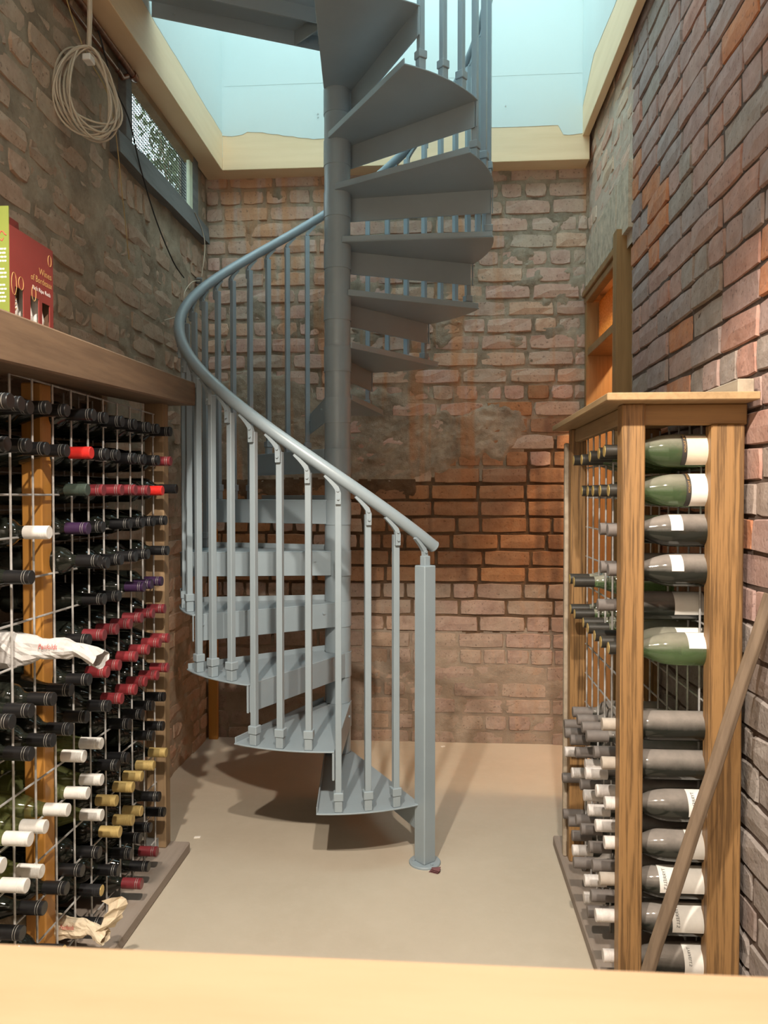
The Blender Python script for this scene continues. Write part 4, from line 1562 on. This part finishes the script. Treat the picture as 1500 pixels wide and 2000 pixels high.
# ------------------------------------------------------------------ coil of cable, pipes, wires on the left wall
cc = Vector((-1.060, 2.285, 2.402))
ph = math.radians(31)
dh = Vector((math.sin(ph), math.cos(ph), 0))
dn = Vector((math.cos(ph), -math.sin(ph), 0))
rr = random.Random(17)
mb = MB()
for k in range(10):
    rx = 0.122 + rr.uniform(-0.040, 0.016)
    rz = 0.126 + rr.uniform(-0.022, 0.010)
    off = Vector((0, 0, 0.128 - rz)) + dh * rr.uniform(-0.018, 0.012) + dn * rr.uniform(-0.012, 0.012)
    tilt = rr.uniform(-0.12, 0.12)
    loop = []
    for i in range(44):
        a = 2 * PI * i / 44
        w = 0.72 + 0.28 * math.sin(a / 2 + PI / 4 * 0) if False else 1.0
        x = rx * math.cos(a) * (0.80 - 0.20 * math.sin(a))
        z = rz * math.sin(a)
        loop.append(cc + off + dh * (x + tilt * z * 0.5) + Vector((0, 0, z)) + dn * 0.012 * math.sin(2 * a + k) - cc)
    mb.tube([tuple(p) for p in loop], 0.0032, 6, closed=True)
coil = part('cable_coil', mb, M['cable'], None, cc, smooth=True)
tag(coil, 'coil of cream electrical cable hanging high on the left wall', 'cable')
mb = MB()
mb.tube([(0.02, -0.03, 0.33), (0.012, -0.012, 0.22), (0.004, -0.002, 0.127)], [0.0075, 0.008, 0.007], 8)
part('hanging_tail', mb, M['cable'], coil, smooth=True)
mb = MB()
mb.box((-0.012, -0.016, 0.088), (0.014, 0.02, 0.108))
part('cable_tie', mb, M['label_white'], coil, bevel=0.002)

mb = MB()
mb.tube([(0, -0.80, 0), (0, 0.0, 0.0)], 0.0115, 12)
pp = part('copper_pipe', mb, M['copper'], None, (-1.085, 2.715, 2.672), smooth=True)
tag(pp, 'larger copper pipe under the pale boarding, ending with a cap', 'pipe', 'copper pipes under the boarding')
mb = MB()
mb.tube([(0, -0.03, 0), (0, -0.004, 0), (0, 0.004, 0)], [0.0145, 0.0145, 0.012], 14)
part('end_cap', mb, M['copper'], pp, smooth=True)
mb = MB()
mb.tube([(0, -0.72, 0), (0, 0.0, 0.0)], 0.007, 10)
pp = part('copper_pipe', mb, M['copper'], None, (-1.093, 2.595, 2.627), smooth=True)
tag(pp, 'thinner copper pipe running below the larger one behind the coil', 'pipe', 'copper pipes under the boarding')
mb = MB()
mb.tube([(0, -0.02, 0), (0, 0.004, 0)], 0.009, 12)
mb.tube([(0, -0.004, 0), (0.0, 0.02, -0.004), (0.004, 0.055, 0.02)], 0.009, 10)
part('elbow', mb, M['copper'], pp, smooth=True)


def smooth_path(pts, n=8):
    pts = [Vector(p) for p in pts]
    out = []
    for i in range(len(pts) - 1):
        p0, p1, p2, p3 = pts[max(i - 1, 0)], pts[i], pts[i + 1], pts[min(i + 2, len(pts) - 1)]
        for k in range(n):
            t = k / n
            out.append(0.5 * ((2 * p1) + (p2 - p0) * t + (2 * p0 - 5 * p1 + 4 * p2 - p3) * t * t + (3 * p1 - p0 - 3 * p2 + p3) * t ** 3))
    out.append(pts[-1])
    return out


def strand(name, pts, r, mat, label, cat):
    o0 = Vector(pts[0])
    mb = MB()
    mb.tube([tuple(Vector(p) - o0) for p in smooth_path(pts)], r, 6)
    o = part(name, mb, mat, None, o0, smooth=True)
    return tag(o, label, cat)


strand('black_cable', [(-1.085, 2.268, 2.74), (-1.085, 2.342, 2.70), (-1.085, 2.424, 2.652), (-1.083, 2.499, 2.563), (-1.083, 2.568, 2.531), (-1.078, 2.645, 2.482), (-1.085, 2.758, 2.37), (-1.095, 2.936, 2.248), (-1.10, 3.139, 2.151), (-1.105, 3.289, 2.126)], 0.0028, M['black_cable'],
       'thin black cable hanging past the window down the left wall', 'cable')
strand('pale_wire', [(-1.09, 3.393, 2.445), (-1.085, 3.489, 2.398), (-1.08, 3.511, 2.323), (-1.092, 3.498, 2.19)], 0.002, M['cable'],
       'short pale wire from the window sill down to the junction box', 'wire')
strand('pale_wire', [(-1.095, 3.48, 2.165), (-1.10, 3.374, 2.128), (-1.105, 3.289, 2.053), (-1.10, 3.301, 1.99), (-1.09, 3.149, 1.926), (-1.085, 2.988, 1.873)], 0.002, M['cable'],
       'loose pale wire end hanging below the junction box', 'wire')
strand('yellow_string', [(-1.075, 2.146, 2.66), (-1.075, 2.197, 2.599), (-1.068, 2.286, 2.52), (-1.04, 2.40, 2.42), (-1.07, 2.56, 2.18), (-1.10, 2.68, 2.02)], 0.0018, M['string'],
       'yellow string trailing down the wall through the cable coil', 'string')
# junction box in the far corner
mb = MB()
mb.box((0, -0.016, -0.014), (0.026, 0.016, 0.014))
jb = part('junction_box', mb, M['sill'], None, (-1.118, 3.50, 2.172), (0.35, 0, 0.2), bevel=0.004)
tag(jb, 'small dark junction box on the left wall near the far corner', 'box')

# ------------------------------------------------------------------ pole, counter, litter
pa, pb = Vector((0.415, 1.672, 0.036)), Vector((0.688, 1.645, 0.975))
mb = MB()
ax = pb - pa
pts = [ax * (i / 10) for i in range(11)]
rr = random.Random(6)
pts = [p + Vector((rr.uniform(-.0012, .0012), rr.uniform(-.0012, .0012), 0)) for p in pts]
mb.tube([tuple(p) for p in pts], [0.0155] * 11, 8)
pole = part('wooden_pole', mb, M['pole'], None, pa, smooth=False, bevel=0.0015)
tag(pole, 'old brown wooden pole leaning on the wall before the right rack', 'pole')

ct = thing('counter', 'pale pine counter top in the near foreground', 'counter', (-0.03, 0.20, 0))


def cpart(name, boxes, mat, bevel=0.004):
    mb = MB()
    for lo, hi in boxes:
        mb.box(tuple(Vector(lo) - ct.location), tuple(Vector(hi) - ct.location))
    return part(name, mb, mat, ct, bevel=bevel)


cpart('top', [((-0.75, -0.12, 0.885), (0.66, 0.4275, 0.92))], M['counter'])
cpart('front_panel', [((-0.72, 0.37, 0.0), (0.63, 0.388, 0.885))], M['counter'])
for x in (-0.72, 0.60):
    cpart('side_panel', [((x, -0.1, 0.0), (x + 0.03, 0.37, 0.885))], M['counter'])

mb = MB()
rr = random.Random(3)
for k in range(3):
    a = 0.5 * k
    vs = [(-0.016 + 0.004 * k, -0.010 + 0.002 * k, 0.0006 + 0.004 * k), (0.014 + 0.003 * k, -0.013, 0.001 + 0.004 * k), (0.018, 0.007 + 0.002 * k, 0.001 + 0.006 * k), (-0.012, 0.010, 0.0006 + 0.003 * k)]
    mb.add(vs + [(x, y, z + 0.0008) for x, y, z in vs], [(3, 2, 1, 0), (4, 5, 6, 7), (0, 1, 5, 4), (1, 2, 6, 5), (2, 3, 7, 6), (3, 0, 4, 7)])
tg = part('folded_tag', mb, M['tag'], None, (-0.012, 2.394, 0.0), (0, 0, -0.3))
tag(tg, 'small folded maroon tag on the floor beside the newel base plate', 'tag')
for (x, y), a, lab in (((-0.83, 2.577), 0.3, 'white paint flake on floor beyond the left rack plank'), ((0.021, 3.60), 0.6, 'white paint flake on floor at the foot of the back wall')):
    mb = MB()
    vs = [(-0.011, -0.004, 0.0), (0.010, -0.005, 0.0), (0.013, 0.003, 0.0), (-0.008, 0.006, 0.0)]
    mb.add(vs + [(p, q, 0.003) for p, q, _ in vs], [(3, 2, 1, 0), (4, 5, 6, 7), (0, 1, 5, 4), (1, 2, 6, 5), (2, 3, 7, 6), (3, 0, 4, 7)])
    o = part('paint_flake', mb, M['flake'], None, (x, y, 0), (0, 0, a))
    tag(o, lab, 'flake', 'paint flakes on the floor')
# a pine board standing in the back left corner behind the rack
mb = MB()
mb.box((-0.022, -0.012, 0), (0.022, 0.012, 1.02))
bd = part('pine_board', mb, M['post_orange'], None, (-1.088, 3.642, 0.0), bevel=0.002)
tag(bd, 'narrow pine board standing upright in the back left corner', 'board')
